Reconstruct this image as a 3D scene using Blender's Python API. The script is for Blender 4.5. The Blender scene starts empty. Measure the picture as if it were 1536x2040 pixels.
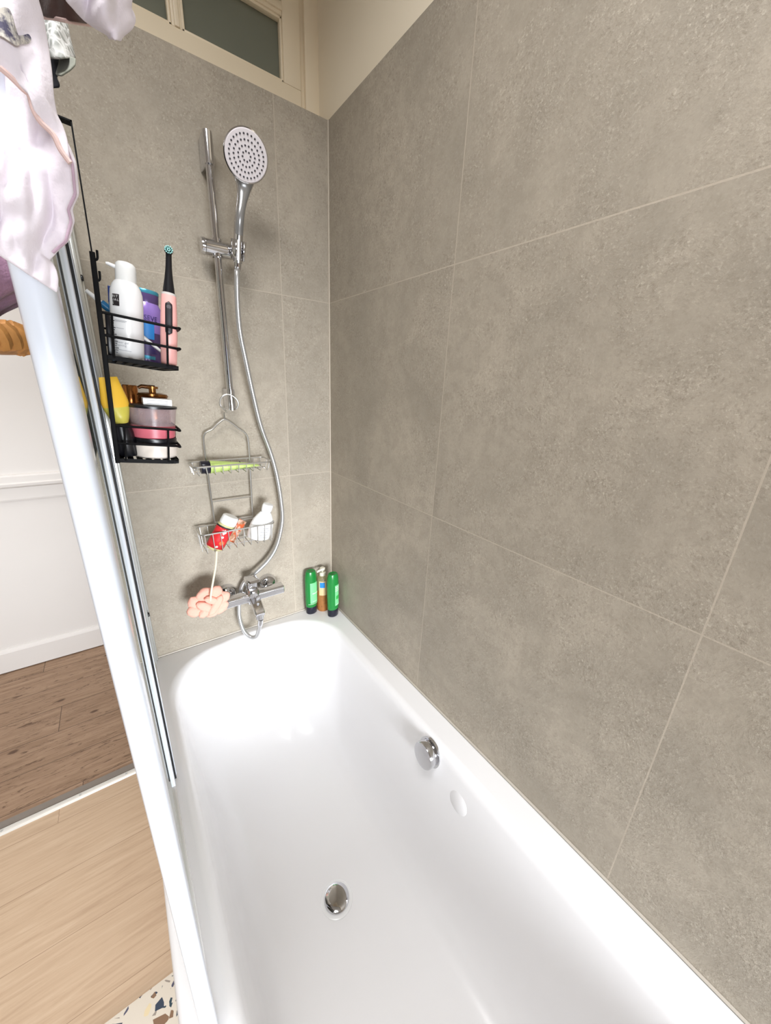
import bpy, bmesh, math, random
from mathutils import Vector, Matrix, noise
random.seed(7)
PI = math.pi
SC = bpy.context.scene
COL = SC.collection
LIFT = 0.60                     # everything is laid out with z = 0 on the bath rim, then lifted so the floor is z = 0

# ------------------------------------------------------------------ camera solved from the tile grid (60 cm tiles)
F_PX = 731.28
CAM = Vector((-0.6699, -1.2978, 0.9363))
RGT = Vector((0.8141, -0.5792, 0.0423)); UPV = Vector((0.1568, 0.2894, 0.9443)); FWD = Vector((0.5591, 0.7621, -0.3265))
def ray(u, v): return FWD + RGT * ((u - 768) / F_PX) + UPV * ((1020 - v) / F_PX)
def onX(u, v, x): d = ray(u, v); return CAM + d * ((x - CAM.x) / d.x)
def onY(u, v, y): d = ray(u, v); return CAM + d * ((y - CAM.y) / d.y)
def onZ(u, v, z): d = ray(u, v); return CAM + d * ((z - CAM.z) / d.z)
def atD(u, v, d): return CAM + ray(u, v) * d

# ------------------------------------------------------------------ materials
def srgb(r, g, b):
    f = lambda c: (c / 12.92) if c <= 0.04045 else ((c + 0.055) / 1.055) ** 2.4
    return (f(r / 255), f(g / 255), f(b / 255), 1)
class NT:
    def __init__(s, name):
        s.m = bpy.data.materials.new(name); s.m.use_nodes = True
        s.t = s.m.node_tree; s.t.nodes.clear()
        s.out = s.n('ShaderNodeOutputMaterial')
    def n(s, ty, **kw):
        nd = s.t.nodes.new(ty)
        for k, v in kw.items():
            if k.startswith('i_'):
                nd.inputs[k[2:].replace('_', ' ')].default_value = v
            elif isinstance(k, str): setattr(nd, k, v)
        return nd
    def l(s, a, b): s.t.links.new(a, b)
    def math(s, op, a, b=None, c=None):
        nd = s.n('ShaderNodeMath', operation=op)
        for i, x in enumerate((a, b, c)):
            if x is None: continue
            if isinstance(x, (int, float)): nd.inputs[i].default_value = x
            else: s.l(x, nd.inputs[i])
        return nd.outputs[0]
    def mix(s, fac, a, b):
        nd = s.n('ShaderNodeMix', data_type='RGBA')
        for i, x in ((0, fac), (6, a), (7, b)):
            if isinstance(x, (int, float, tuple)): nd.inputs[i].default_value = x
            else: s.l(x, nd.inputs[i])
        return nd.outputs[2]
    def ramp(s, fac, stops):
        nd = s.n('ShaderNodeValToRGB'); cr = nd.color_ramp
        while len(cr.elements) < len(stops): cr.elements.new(0.5)
        for e, (p, c) in zip(cr.elements, stops): e.position = p; e.color = c
        s.l(fac, nd.inputs[0]); return nd.outputs[0]
    def noise(s, vec, scale, detail=4, rough=0.55, dist=0.0):
        nd = s.n('ShaderNodeTexNoise'); nd.inputs['Scale'].default_value = scale
        nd.inputs['Detail'].default_value = detail; nd.inputs['Roughness'].default_value = rough
        nd.inputs['Distortion'].default_value = dist
        if vec is not None: s.l(vec, nd.inputs['Vector'])
        return nd.outputs['Fac']
    def bsdf(s, col, rough=0.5, metal=0.0, **kw):
        p = s.n('ShaderNodeBsdfPrincipled')
        for k, x in (('Base Color', col), ('Roughness', rough), ('Metallic', metal)):
            if isinstance(x, (int, float, tuple)): p.inputs[k].default_value = x
            else: s.l(x, p.inputs[k])
        for k, x in kw.items(): p.inputs[k.replace('_', ' ')].default_value = x
        s.l(p.outputs[0], s.out.inputs[0]); return p
    def bump(s, p, h, strength, dist=0.01):
        b = s.n('ShaderNodeBump'); b.inputs['Strength'].default_value = strength; b.inputs['Distance'].default_value = dist
        s.l(h, b.inputs['Height']); s.l(b.outputs[0], p.inputs['Normal'])
    def coord(s): return s.n('ShaderNodeTexCoord').outputs['Object']
    def mapping(s, vec, scale=(1, 1, 1), loc=(0, 0, 0)):
        m = s.n('ShaderNodeMapping'); m.inputs['Scale'].default_value = scale; m.inputs['Location'].default_value = loc
        s.l(vec, m.inputs['Vector']); return m.outputs[0]
_MC = {}
def plain(name, col, rough=0.45, metal=0.0, var=0.06, scale=30, bump=0.0, **kw):
    """a plain material with a little procedural variation"""
    if name in _MC: return _MC[name]
    t = NT(name); c = t.coord(); f = t.noise(c, scale, 3)
    lo = tuple(x * (1 - var) for x in col[:3]) + (1,); hi = tuple(min(1, x * (1 + var)) for x in col[:3]) + (1,)
    p = t.bsdf(t.mix(f, lo, hi), rough, metal, **kw)
    if bump: t.bump(p, f, bump, 0.002)
    _MC[name] = t.m; return t.m

def tile_mat(name, axis, p0, per):
    t = NT(name); c = t.coord(); sx = t.n('ShaderNodeSeparateXYZ'); t.l(c, sx.inputs[0])
    p = sx.outputs[axis]; z = sx.outputs[2]
    ps = t.math('SUBTRACT', p, p0); zs = t.math('SUBTRACT', z, 0.003)
    dp = t.math('PINGPONG', ps, per / 2); dz = t.math('PINGPONG', zs, 0.2985)
    ip = t.math('FLOOR', t.math('DIVIDE', ps, per)); iz = t.math('FLOOR', t.math('DIVIDE', zs, 0.597))
    cb = t.n('ShaderNodeCombineXYZ'); t.l(ip, cb.inputs[0]); t.l(iz, cb.inputs[1])
    wn = t.n('ShaderNodeTexWhiteNoise', noise_dimensions='3D'); t.l(cb.outputs[0], wn.inputs['Vector'])
    off = t.n('ShaderNodeVectorMath', operation='SCALE'); t.l(wn.outputs['Color'], off.inputs[0]); off.inputs['Scale'].default_value = 7.0
    ad = t.n('ShaderNodeVectorMath', operation='ADD'); t.l(c, ad.inputs[0]); t.l(off.outputs[0], ad.inputs[1])
    v = ad.outputs[0]
    big = t.noise(v, 3.6, 6, 0.62, 0.5); mid = t.noise(v, 9, 6, 0.7, 0.3); fine = t.noise(v, 210, 3, 0.7)
    grain = t.noise(v, 165, 4, 0.75); mot = t.noise(v, 34, 4, 0.65)
    col = t.ramp(big, [(0.28, srgb(150, 142, 129)), (0.5, srgb(163, 154, 140)), (0.72, srgb(176, 166, 151))])
    # worn, rougher patches where the flecks gather
    patch = t.ramp(mid, [(0.42, (0, 0, 0, 1)), (0.62, (1, 1, 1, 1))])
    fl = t.ramp(grain, [(0.33, (0, 0, 0, 1)), (0.50, (1, 1, 1, 1))])
    dark = t.math('MULTIPLY', t.math('SUBTRACT', 1.0, fl), t.math('MULTIPLY_ADD', patch, 0.45, 0.2))
    col = t.mix(t.math('MULTIPLY', t.ramp(mot, [(0.40, (1, 1, 1, 1)), (0.56, (0, 0, 0, 1))]), 0.35), col, srgb(146, 137, 123))
    col = t.mix(dark, col, srgb(126, 116, 102))
    hl = t.ramp(fine, [(0.55, (0, 0, 0, 1)), (0.70, (1, 1, 1, 1))])
    col = t.mix(t.math('MULTIPLY', hl, t.math('MULTIPLY_ADD', patch, 0.45, 0.14)), col, srgb(204, 195, 180))
    g = t.math('LESS_THAN', t.math('MINIMUM', dp, dz), 0.0013)
    col = t.mix(g, col, srgb(180, 169, 154))
    b = t.bsdf(col, 0.62, 0.0); b.inputs['Specular IOR Level'].default_value = 0.3
    h = t.math('ADD', t.math('MULTIPLY', grain, 0.5), t.math('MULTIPLY', fine, 0.35))
    h = t.math('MULTIPLY', h, t.math('MULTIPLY_ADD', patch, 0.8, 0.2))
    h = t.math('SUBTRACT', h, t.math('MULTIPLY', g, 1.2))
    t.bump(b, h, 0.5, 0.003)
    return t.m
M_TILE_B = tile_mat('concrete_tile_back', 0, -0.171, 0.6)
M_TILE_R = tile_mat('concrete_tile_right', 1, 0.0, 0.603)

def wood_mat(name, lo, hi, mid, seam, width, y0, length, x0, shift, knots):
    t = NT(name); c = t.coord(); sx = t.n('ShaderNodeSeparateXYZ'); t.l(c, sx.inputs[0])
    x, y = sx.outputs[0], sx.outputs[1]
    ys = t.math('SUBTRACT', y, y0); dy = t.math('PINGPONG', ys, width / 2)
    r = t.math('FLOOR', t.math('DIVIDE', ys, width))
    xs = t.math('ADD', t.math('SUBTRACT', x, x0), t.math('MULTIPLY', r, shift)); dx = t.math('PINGPONG', xs, length / 2)
    ix = t.math('FLOOR', t.math('DIVIDE', xs, length))
    cb = t.n('ShaderNodeCombineXYZ'); t.l(r, cb.inputs[0]); t.l(ix, cb.inputs[1])
    wn = t.n('ShaderNodeTexWhiteNoise', noise_dimensions='3D'); t.l(cb.outputs[0], wn.inputs['Vector'])
    off = t.n('ShaderNodeVectorMath', operation='SCALE'); t.l(wn.outputs['Color'], off.inputs[0]); off.inputs['Scale'].default_value = 5.0
    ad = t.n('ShaderNodeVectorMath', operation='ADD'); t.l(c, ad.inputs[0]); t.l(off.outputs[0], ad.inputs[1])
    v = t.mapping(ad.outputs[0], (1.6, 22, 1))
    grain = t.noise(v, 3.0, 6, 0.65, 0.6); v2 = t.mapping(ad.outputs[0], (5, 110, 1)); fine = t.noise(v2, 4, 4, 0.6)
    col = t.ramp(grain, [(0.25, lo), (0.5, mid), (0.75, hi)])
    col = t.mix(t.math('MULTIPLY', fine, 0.35), col, lo)
    tone = t.math('MULTIPLY_ADD', wn.outputs['Value'], 0.22, 0.0)
    col = t.mix(tone, col, lo)
    if knots:
        v3 = t.mapping(ad.outputs[0], (4.5, 26, 1)); k = t.noise(v3, 2.4, 6, 0.75, 1.5)
        kk = t.ramp(k, [(0.555, (0, 0, 0, 1)), (0.63, (1, 1, 1, 1))])
        col = t.mix(t.math('MULTIPLY', kk, 0.8), col, srgb(82, 58, 42))
        vo = t.n('ShaderNodeTexVoronoi'); vo.inputs['Scale'].default_value = 5.5
        t.l(t.mapping(ad.outputs[0], (1, 2.0, 1)), vo.inputs['Vector'])
        kn = t.ramp(vo.outputs['Distance'], [(0.07, (1, 1, 1, 1)), (0.12, (0, 0, 0, 1))])
        col = t.mix(t.math('MULTIPLY', kn, 0.75), col, srgb(70, 46, 34))
    s = t.math('LESS_THAN', t.math('MINIMUM', dy, dx), 0.0014 if knots else 0.0006)
    col = t.mix(t.math('MULTIPLY', s, 0.75), col, seam)
    p = t.bsdf(col, 0.5); p.inputs['Specular IOR Level'].default_value = 0.35
    t.bump(p, fine, 0.08, 0.002)
    return t.m
M_OAK = wood_mat('oak_laminate', srgb(178, 152, 126), srgb(214, 192, 166), srgb(200, 175, 148), srgb(120, 96, 74), 0.192, 0.066, 1.3, -1.066, -0.166, False)
M_PINE = wood_mat('old_pine_boards', srgb(130, 104, 82), srgb(186, 158, 132), srgb(162, 134, 110), srgb(60, 44, 34), 0.165, 0.20, 2.6, -1.9, 0.9, True)

def terrazzo():
    t = NT('terrazzo_pattern'); c = t.coord()
    def layer(scale, th, loc):
        v = t.mapping(c, (1, 1, 1), loc)
        d = t.n('ShaderNodeTexVoronoi', feature='DISTANCE_TO_EDGE'); d.inputs['Scale'].default_value = scale; t.l(v, d.inputs['Vector'])
        f = t.n('ShaderNodeTexVoronoi'); f.inputs['Scale'].default_value = scale; t.l(v, f.inputs['Vector'])
        sp = t.n('ShaderNodeSeparateColor'); t.l(f.outputs['Color'], sp.inputs[0])
        m = t.math('MULTIPLY', t.math('GREATER_THAN', d.outputs['Distance'], th), t.math('GREATER_THAN', sp.outputs[0], 0.30))
        cr = t.n('ShaderNodeValToRGB'); cr.color_ramp.interpolation = 'CONSTANT'
        stops = [(0, srgb(52, 66, 86)), (0.28, srgb(138, 108, 84)), (0.42, srgb(160, 150, 140)), (0.6, srgb(86, 86, 108)), (0.78, srgb(232, 216, 178)), (0.88, srgb(50, 72, 84))]
        while len(cr.color_ramp.elements) < len(stops): cr.color_ramp.elements.new(0.5)
        for e, (p, k) in zip(cr.color_ramp.elements, stops): e.position = p; e.color = k
        t.l(sp.outputs[1], cr.inputs[0]); return m, cr.outputs[0]
    m1, c1 = layer(33, 0.20, (0.3, 0.1, 0.4)); m2, c2 = layer(62, 0.22, (1.7, 0.6, 2.2))
    col = t.mix(m2, srgb(226, 218, 204), c2); col = t.mix(m1, col, c1)
    t.bsdf(col, 0.55); return t.m
M_TERR = terrazzo()

def glass_mat(name, tint, rough=0.02, ior=1.45):
    t = NT(name); tr = t.n('ShaderNodeBsdfTransparent'); tr.inputs[0].default_value = tint
    gl = t.n('ShaderNodeBsdfGlossy'); gl.inputs['Roughness'].default_value = rough; gl.inputs[0].default_value = (0.95, 0.97, 0.95, 1)
    fr = t.n('ShaderNodeFresnel'); fr.inputs[0].default_value = ior
    mx = t.n('ShaderNodeMixShader'); t.l(fr.outputs[0], mx.inputs[0]); t.l(tr.outputs[0], mx.inputs[1]); t.l(gl.outputs[0], mx.inputs[2])
    t.l(mx.outputs[0], t.out.inputs[0]); return t.m
M_GLASS = glass_mat('screen_glass', (0.90, 0.93, 0.91, 1))
def frosted_mat():
    t = NT('frosted_glass'); c = t.coord(); f = t.noise(c, 6, 2)
    p = t.n('ShaderNodeBsdfPrincipled'); t.l(t.mix(f, srgb(132, 136, 122), srgb(148, 150, 136)), p.inputs['Base Color']); p.inputs['Roughness'].default_value = 0.28
    tr = t.n('ShaderNodeBsdfTransparent'); tr.inputs[0].default_value = (0.45, 0.48, 0.42, 1)
    mx = t.n('ShaderNodeMixShader'); mx.inputs[0].default_value = 0.35; t.l(p.outputs[0], mx.inputs[1]); t.l(tr.outputs[0], mx.inputs[2])
    t.l(mx.outputs[0], t.out.inputs[0]); return t.m
M_FROST = frosted_mat()
def clear_plastic(name, tint, alpha, col):
    t = NT(name); tr = t.n('ShaderNodeBsdfTransparent'); tr.inputs[0].default_value = tint
    p = t.n('ShaderNodeBsdfPrincipled'); p.inputs['Base Color'].default_value = col; p.inputs['Roughness'].default_value = 0.18
    nz = t.noise(t.coord(), 90, 3); fac = t.math('MULTIPLY_ADD', nz, 0.25, alpha - 0.12)
    mx = t.n('ShaderNodeMixShader'); t.l(fac, mx.inputs[0]); t.l(tr.outputs[0], mx.inputs[1]); t.l(p.outputs[0], mx.inputs[2])
    t.l(mx.outputs[0], t.out.inputs[0]); return t.m
M_CLEAR = clear_plastic('clear_tub_plastic', (0.95, 0.9, 0.92, 1), 0.35, srgb(205, 186, 190))
M_AMBER = clear_plastic('amber_bottle_plastic', (0.95, 0.72, 0.45, 1), 0.5, srgb(196, 138, 84))
M_AMBER_TOP = clear_plastic('empty_bottle_plastic', (0.93, 0.90, 0.78, 1), 0.35, srgb(200, 190, 150))

M_CREAM = plain('cream_gloss_paint', srgb(244, 230, 204), 0.38, var=0.03, scale=5)
M_PLASTER = plain('cream_plaster', srgb(240, 229, 208), 0.7, var=0.03, scale=4)
M_WHITEWALL = plain('white_wall_paint', srgb(222, 218, 214), 0.7, var=0.02, scale=3)
M_CEIL = plain('ceiling_paint', srgb(224, 226, 228), 0.8, var=0.02, scale=3)
M_TUB = plain('white_acrylic', srgb(236, 235, 236), 0.2, var=0.01, scale=6)
M_SEAL = plain('silicone_sealant', srgb(186, 178, 166), 0.5)
M_CHROME = plain('chrome', (0.66, 0.66, 0.68, 1), 0.07, 1.0, var=0.03)
M_STEEL = plain('satin_steel_wire', (0.62, 0.61, 0.59, 1), 0.3, 0.95, var=0.06)
M_HOSE = None
def hose_mat():
    t = NT('silver_hose'); c = t.coord(); w = t.n('ShaderNodeTexWave', wave_type='BANDS', bands_direction='Z'); w.inputs['Scale'].default_value = 90; t.l(c, w.inputs[0])
    p = t.bsdf((0.56, 0.56, 0.56, 1), 0.28, 0.75); t.bump(p, w.outputs['Fac'], 0.12, 0.001); return t.m
M_HOSE = hose_mat()
M_WHITEMETAL = plain('white_lacquered_aluminium', srgb(222, 228, 238), 0.22, var=0.01)
M_ALU = plain('satin_aluminium', srgb(196, 198, 196), 0.3, 0.6, var=0.06)
M_BLACK = plain('black_wire_coating', srgb(8, 8, 10), 0.6, Specular_IOR_Level=0.15)
M_BLACKP = plain('black_plastic', srgb(17, 17, 22), 0.3)
M_NAVYP = plain('navy_black_plastic', srgb(22, 22, 38), 0.3)
M_WHITEP = plain('white_plastic', srgb(238, 238, 238), 0.25, var=0.02)
M_FACE = plain('pale_grey_spray_plate', srgb(232, 226, 230), 0.4, var=0.02)
M_NOZ = plain('dark_grey_rubber', srgb(62, 60, 66), 0.6)
M_GREYP = plain('grey_chrome_plastic', srgb(150, 150, 150), 0.25, 0.55)
M_PINKP = plain('pink_soft_plastic', srgb(240, 178, 172), 0.38, var=0.03)
M_GREEN = plain('green_bottle_plastic', srgb(24, 120, 52), 0.22, var=0.1)
M_GREENL = plain('light_green_label', srgb(120, 206, 140), 0.35, var=0.06)
M_GREENM = plain('mid_green_print', srgb(46, 166, 72), 0.35)
M_PALE = plain('pale_green_print', srgb(206, 240, 206), 0.4)
M_PURPLE = plain('purple_bottle_plastic', srgb(146, 118, 194), 0.22, 0.15, var=0.08)
M_PURPLED = plain('dark_purple_bottle_plastic', srgb(84, 66, 112), 0.22, 0.2)
M_TEAL = plain('metallic_teal_plastic', srgb(70, 150, 176), 0.25, 0.5)
M_BLUE = plain('bright_blue_print', srgb(40, 130, 205), 0.3)
M_NAVY = plain('navy_print', srgb(34, 26, 92), 0.4)
M_BLUEH = plain('blue_handle_plastic', srgb(28, 98, 142), 0.3)
M_DBLUE = plain('dark_blue_plastic', srgb(28, 52, 118), 0.3)
M_YELLOW = plain('yellow_tube_plastic', srgb(238, 190, 62), 0.35, var=0.06)
M_YGREEN = plain('yellow_green_tube_print', srgb(206, 196, 84), 0.4, var=0.12, scale=60)
M_LIME = plain('lime_tube_plastic', srgb(190, 214, 124), 0.35, var=0.04)
M_BRONZE = plain('bronze_plastic', srgb(150, 98, 48), 0.25, 0.7, var=0.08)
M_BRONZED = plain('dark_bronze_plastic', srgb(104, 66, 34), 0.3, 0.6)
M_PINKLIQ = plain('pink_cream', srgb(206, 104, 118), 0.35, var=0.05)
M_JAR = plain('off_white_jar', srgb(226, 216, 206), 0.3, var=0.02)
M_RED = plain('red_label_print', srgb(204, 38, 44), 0.3, var=0.12, scale=50)
M_OLIVE = plain('pale_olive_gel', srgb(196, 190, 142), 0.2, var=0.08)
M_MARK = plain('grey_fine_print', srgb(150, 150, 156), 0.5)
M_INK = plain('black_label_ink', srgb(40, 34, 36), 0.45)
M_ORANGE = plain('orange_print', srgb(226, 110, 60), 0.35, var=0.2, scale=60)
M_ROPE = plain('cotton_cord', srgb(226, 216, 190), 0.8)
M_PUFF = plain('salmon_sponge_mesh', srgb(236, 172, 154), 0.85, var=0.08, scale=160, bump=0.5)
M_BRAID = plain('woven_straw', srgb(186, 130, 70), 0.6, var=0.35, scale=70, bump=0.6)
M_SATIN = plain('satin_rubber_black', srgb(14, 14, 16), 0.6)
def sachet_mat():
    t = NT('patterned_sachet'); c = t.coord(); vo = t.n('ShaderNodeTexVoronoi'); vo.inputs['Scale'].default_value = 110; t.l(c, vo.inputs['Vector'])
    sp = t.n('ShaderNodeSeparateColor'); t.l(vo.outputs['Color'], sp.inputs[0])
    t.bsdf(t.ramp(sp.outputs[0], [(0.0, srgb(150, 96, 70)), (0.35, srgb(196, 150, 120)), (0.6, srgb(228, 190, 170)), (0.85, srgb(214, 104, 62))]), 0.35); return t.m
M_SACHET = sachet_mat()
def cloth_mat(name, c1, c2, scale=500, bump=0.25, detail_scale=9):
    t = NT(name); c = t.coord(); f = t.noise(c, detail_scale, 3); w = t.noise(c, scale, 2)
    p = t.bsdf(t.mix(f, c1, c2), 0.85); p.inputs['Specular IOR Level'].default_value = 0.15
    p.inputs['Sheen Weight'].default_value = 0.2
    t.bump(p, w, bump, 0.001); return t.m
M_PINKC = cloth_mat('pale_pink_cotton', srgb(234, 228, 234), srgb(228, 218, 226))
M_PINKIN = cloth_mat('dusty_pink_lining', srgb(224, 196, 190), srgb(214, 184, 178))
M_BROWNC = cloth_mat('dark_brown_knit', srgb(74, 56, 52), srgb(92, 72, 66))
M_BLACKC = cloth_mat('black_satin_cloth', srgb(18, 18, 26), srgb(30, 30, 36))
M_TOWEL = cloth_mat('mauve_terry', srgb(176, 140, 160), srgb(140, 104, 132), 260, 1.0, 30)
def lace_mat():
    t = NT('grey_lace'); c = t.coord(); vo = t.n('ShaderNodeTexVoronoi', feature='DISTANCE_TO_EDGE'); vo.inputs['Scale'].default_value = 130; t.l(c, vo.inputs['Vector'])
    k = t.ramp(vo.outputs[0], [(0.05, srgb(206, 206, 204)), (0.22, srgb(150, 152, 148))])
    p = t.bsdf(k, 0.8); t.bump(p, vo.outputs[0], 0.8, 0.002); return t.m
M_LACE = lace_mat()
def print_mat():
    t = NT('printed_motif'); c = t.coord(); f = t.noise(c, 160, 4, 0.7)
    t.bsdf(t.ramp(f, [(0.4, srgb(70, 66, 90)), (0.58, srgb(196, 190, 180))]), 0.8); return t.m
M_MOTIF = print_mat()

# ------------------------------------------------------------------ mesh helpers
def link(o, parent=None):
    COL.objects.link(o)
    if parent is not None: o.parent = parent
    return o
def obj(name, bm, mat, parent=None, smooth=True, angle=None, mw=None):
    me = bpy.data.meshes.new(name); bmesh.ops.recalc_face_normals(bm, faces=bm.faces); bm.to_mesh(me); bm.free()
    mats = mat if isinstance(mat, (list, tuple)) else [mat]
    for m in mats: me.materials.append(m)
    if smooth:
        for p in me.polygons: p.use_smooth = True
        me.set_sharp_from_angle(angle=math.radians(angle if angle else 35))
    o = bpy.data.objects.new(name, me); link(o, parent)
    if mw is not None: o.matrix_local = mw
    return o
def empty(name, label, cat, loc=(0, 0, 0), rot=None, group=None):
    o = bpy.data.objects.new(name, None); o.empty_display_size = 0.03; link(o)
    if rot is not None: o.matrix_local = Matrix.Translation(Vector(loc)) @ rot.to_4x4()
    else: o.location = loc
    o['label'] = label; o['category'] = cat
    if group: o['group'] = group
    return o
def struct(o): o['kind'] = 'structure'; return o
def BM(): return bmesh.new()
def box(bm, lo, hi, bev=0.0, mi=0, seg=2):
    lo = Vector(lo); hi = Vector(hi); c = (lo + hi) / 2; s = hi - lo
    r = bmesh.ops.create_cube(bm, size=1, matrix=Matrix.Translation(c) @ Matrix.Diagonal((s.x, s.y, s.z, 1)))
    vs = r['verts']
    if bev > 0:
        es = list({e for v in vs for e in v.link_edges})
        rr = bmesh.ops.bevel(bm, geom=es, offset=bev, segments=seg, affect='EDGES', profile=0.5)
        fs = rr['faces']
    for f in bm.faces:
        if f.material_index == 0 and mi and any(v in vs for v in f.verts): f.material_index = mi
    return vs
def obox(bm, mtx, size, bev=0.0):
    tmp = BM(); box(tmp, [-s / 2 for s in size], [s / 2 for s in size], bev)
    bmesh.ops.transform(tmp, matrix=mtx, verts=tmp.verts)
    me = bpy.data.meshes.new('tmp'); tmp.to_mesh(me); tmp.free(); bm.from_mesh(me); bpy.data.meshes.remove(me)
def lathe(bm, prof, seg=32, mtx=None, sx=1.0, sy=1.0, mi=None):
    """prof = [(r, z)...]; r = 0 closes to a point"""
    rings = []
    for r, z in prof:
        if r < 1e-6: vs = [bm.verts.new((0, 0, z))]
        else: vs = [bm.verts.new((r * sx * math.cos(2 * PI * k / seg), r * sy * math.sin(2 * PI * k / seg), z)) for k in range(seg)]
        rings.append(vs)
    fs = []
    for i in range(len(rings) - 1):
        a, b = rings[i], rings[i + 1]
        for k in range(seg):
            k2 = (k + 1) % seg
            if len(a) == 1 and len(b) == 1: continue
            if len(a) == 1: f = bm.faces.new((a[0], b[k], b[k2]))
            elif len(b) == 1: f = bm.faces.new((a[k], a[k2], b[0]))
            else: f = bm.faces.new((a[k], a[k2], b[k2], b[k]))
            if mi is not None: f.material_index = mi[i] if isinstance(mi, (list, tuple)) else mi
            fs.append(f)
    if mtx is not None: bmesh.ops.transform(bm, matrix=mtx, verts=[v for r in rings for v in r])
    return fs
def smooth_path(pts, n=8, closed=False):
    P = [Vector(p) for p in pts]; out = []; m = len(P)
    rng = m if closed else m - 1
    for i in range(rng):
        p0 = P[(i - 1) % m] if (closed or i > 0) else P[i]; p1 = P[i]; p2 = P[(i + 1) % m]
        p3 = P[(i + 2) % m] if (closed or i + 2 < m) else p2
        for k in range(n):
            t = k / n
            out.append(0.5 * ((2 * p1) + (p2 - p0) * t + (2 * p0 - 5 * p1 + 4 * p2 - p3) * t * t + (3 * p1 - p0 - 3 * p2 + p3) * t ** 3))
    if not closed: out.append(P[-1])
    return out
def tube(bm, pts, r, seg=10, closed=False, flat=1.0, cap=True):
    P = [Vector(p) for p in pts]; n = len(P)
    rad = r if isinstance(r, (list, tuple)) else [r] * n
    T = []
    for i in range(n):
        a = P[(i - 1) % n] if (closed or i > 0) else P[i]; b = P[(i + 1) % n] if (closed or i < n - 1) else P[i]
        t = (b - a); T.append(t.normalized() if t.length > 1e-9 else Vector((0, 0, 1)))
    ref = Vector((0, 0, 1)) if abs(T[0].z) < 0.9 else Vector((1, 0, 0))
    N = (ref - T[0] * ref.dot(T[0])).normalized(); rings = []
    for i in range(n):
        N = (N - T[i] * N.dot(T[i]))
        N = N.normalized() if N.length > 1e-6 else T[i].orthogonal().normalized()
        B = T[i].cross(N)
        rings.append([bm.verts.new(P[i] + (N * math.cos(2 * PI * k / seg) + B * (math.sin(2 * PI * k / seg) * flat)) * rad[i]) for k in range(seg)])
    for i in range(n if closed else n - 1):
        a, b = rings[i], rings[(i + 1) % n]
        for k in range(seg): bm.faces.new((a[k], a[(k + 1) % seg], b[(k + 1) % seg], b[k]))
    if not closed and cap:
        bm.faces.new(rings[0][::-1]); bm.faces.new(rings[-1])
def frameZ(z, x=None):
    """matrix whose local z runs along z"""
    z = Vector(z).normalized()
    x = Vector(x) if x is not None else (Vector((1, 0, 0)) if abs(z.x) < 0.9 else Vector((0, 1, 0)))
    x = (x - z * x.dot(z)).normalized(); y = z.cross(x)
    return Matrix((x, y, z)).transposed()
def M4(loc, z=(0, 0, 1), x=None): return Matrix.Translation(Vector(loc)) @ frameZ(z, x).to_4x4()
def grid_surface(bm, rows, closed_u=False):
    vs = [[bm.verts.new(p) for p in r] for r in rows]; m = len(rows[0])
    for i in range(len(rows) - 1):
        for j in range(m if closed_u else m - 1):
            bm.faces.new((vs[i][j], vs[i][(j + 1) % m], vs[i + 1][(j + 1) % m], vs[i + 1][j]))
    return vs
def split_loose(o):
    """each separate piece of a print becomes an object of its own"""
    bm = bmesh.new(); bm.from_mesh(o.data); bm.verts.ensure_lookup_table(); seen = set(); isl = []
    for v in bm.verts:
        if v.index in seen: continue
        st = [v]; cur = []; seen.add(v.index)
        while st:
            w_ = st.pop(); cur.append(w_.index)
            for e in w_.link_edges:
                q = e.other_vert(w_)
                if q.index not in seen: seen.add(q.index); st.append(q)
        isl.append(set(cur))
    src = bm.copy(); bm.free(); src.verts.index_update(); first = True
    for I in isl:
        b = src.copy(); b.verts.index_update(); bmesh.ops.delete(b, geom=[v for v in b.verts if v.index not in I], context='VERTS')
        if first: b.to_mesh(o.data); first = False
        else:
            me = bpy.data.meshes.new(o.name); b.to_mesh(me)
            for m in o.data.materials: me.materials.append(m)
            q = bpy.data.objects.new(o.name, me); link(q, o.parent); q.matrix_basis = o.matrix_basis.copy()
        b.free()
    src.free(); return o
def solidify(o, t, off=0.0):
    m = o.modifiers.new('thick', 'SOLIDIFY'); m.thickness = t; m.offset = off
def subsurf(o, n=1):
    m = o.modifiers.new('sub', 'SUBSURF'); m.levels = n; m.render_levels = n
def text_on(name, s, size, mat, parent, mtx, radius=None, spacing=1.0, align='CENTER', lift=0.0006, sx=1.0, line=1.0):
    """lettering as thin mesh in local x (right) / z (up), wrapped round a cylinder of the given radius facing -y"""
    cu = bpy.data.curves.new('lettering', 'FONT'); cu.body = s; cu.size = size; cu.align_x = align; cu.align_y = 'CENTER'
    cu.space_character = spacing; cu.space_line = line; cu.resolution_u = 3
    o = bpy.data.objects.new('lettering', cu); COL.objects.link(o)
    dg = bpy.context.evaluated_depsgraph_get(); dg.update()
    me = bpy.data.meshes.new_from_object(o.evaluated_get(dg)); bpy.data.objects.remove(o); bpy.data.curves.remove(cu)
    me.name = name
    for v in me.vertices:
        x, y = v.co.x * sx, v.co.y
        if radius:
            a = x / radius; v.co = Vector(((radius + lift) * math.sin(a), -(radius + lift) * math.cos(a), y))
        else: v.co = Vector((x, -lift, y))
    me.materials.clear(); me.materials.append(mat)
    q = bpy.data.objects.new(name, me); link(q, parent); q.matrix_local = mtx
    return q
def label_patch(bm, r, a0, a1, z0, z1, lift=0.0005, n=12, sy=1.0, sx=1.0):
    """curved label on a round bottle; angles measured from -y towards +x"""
    rows = []
    for z in (z0, z1):
        rows.append([((r + lift) * sx * math.sin(a0 + (a1 - a0) * k / n), -(r + lift) * sy * math.cos(a0 + (a1 - a0) * k / n), z) for k in range(n + 1)])
    grid_surface(bm, rows)

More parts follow.
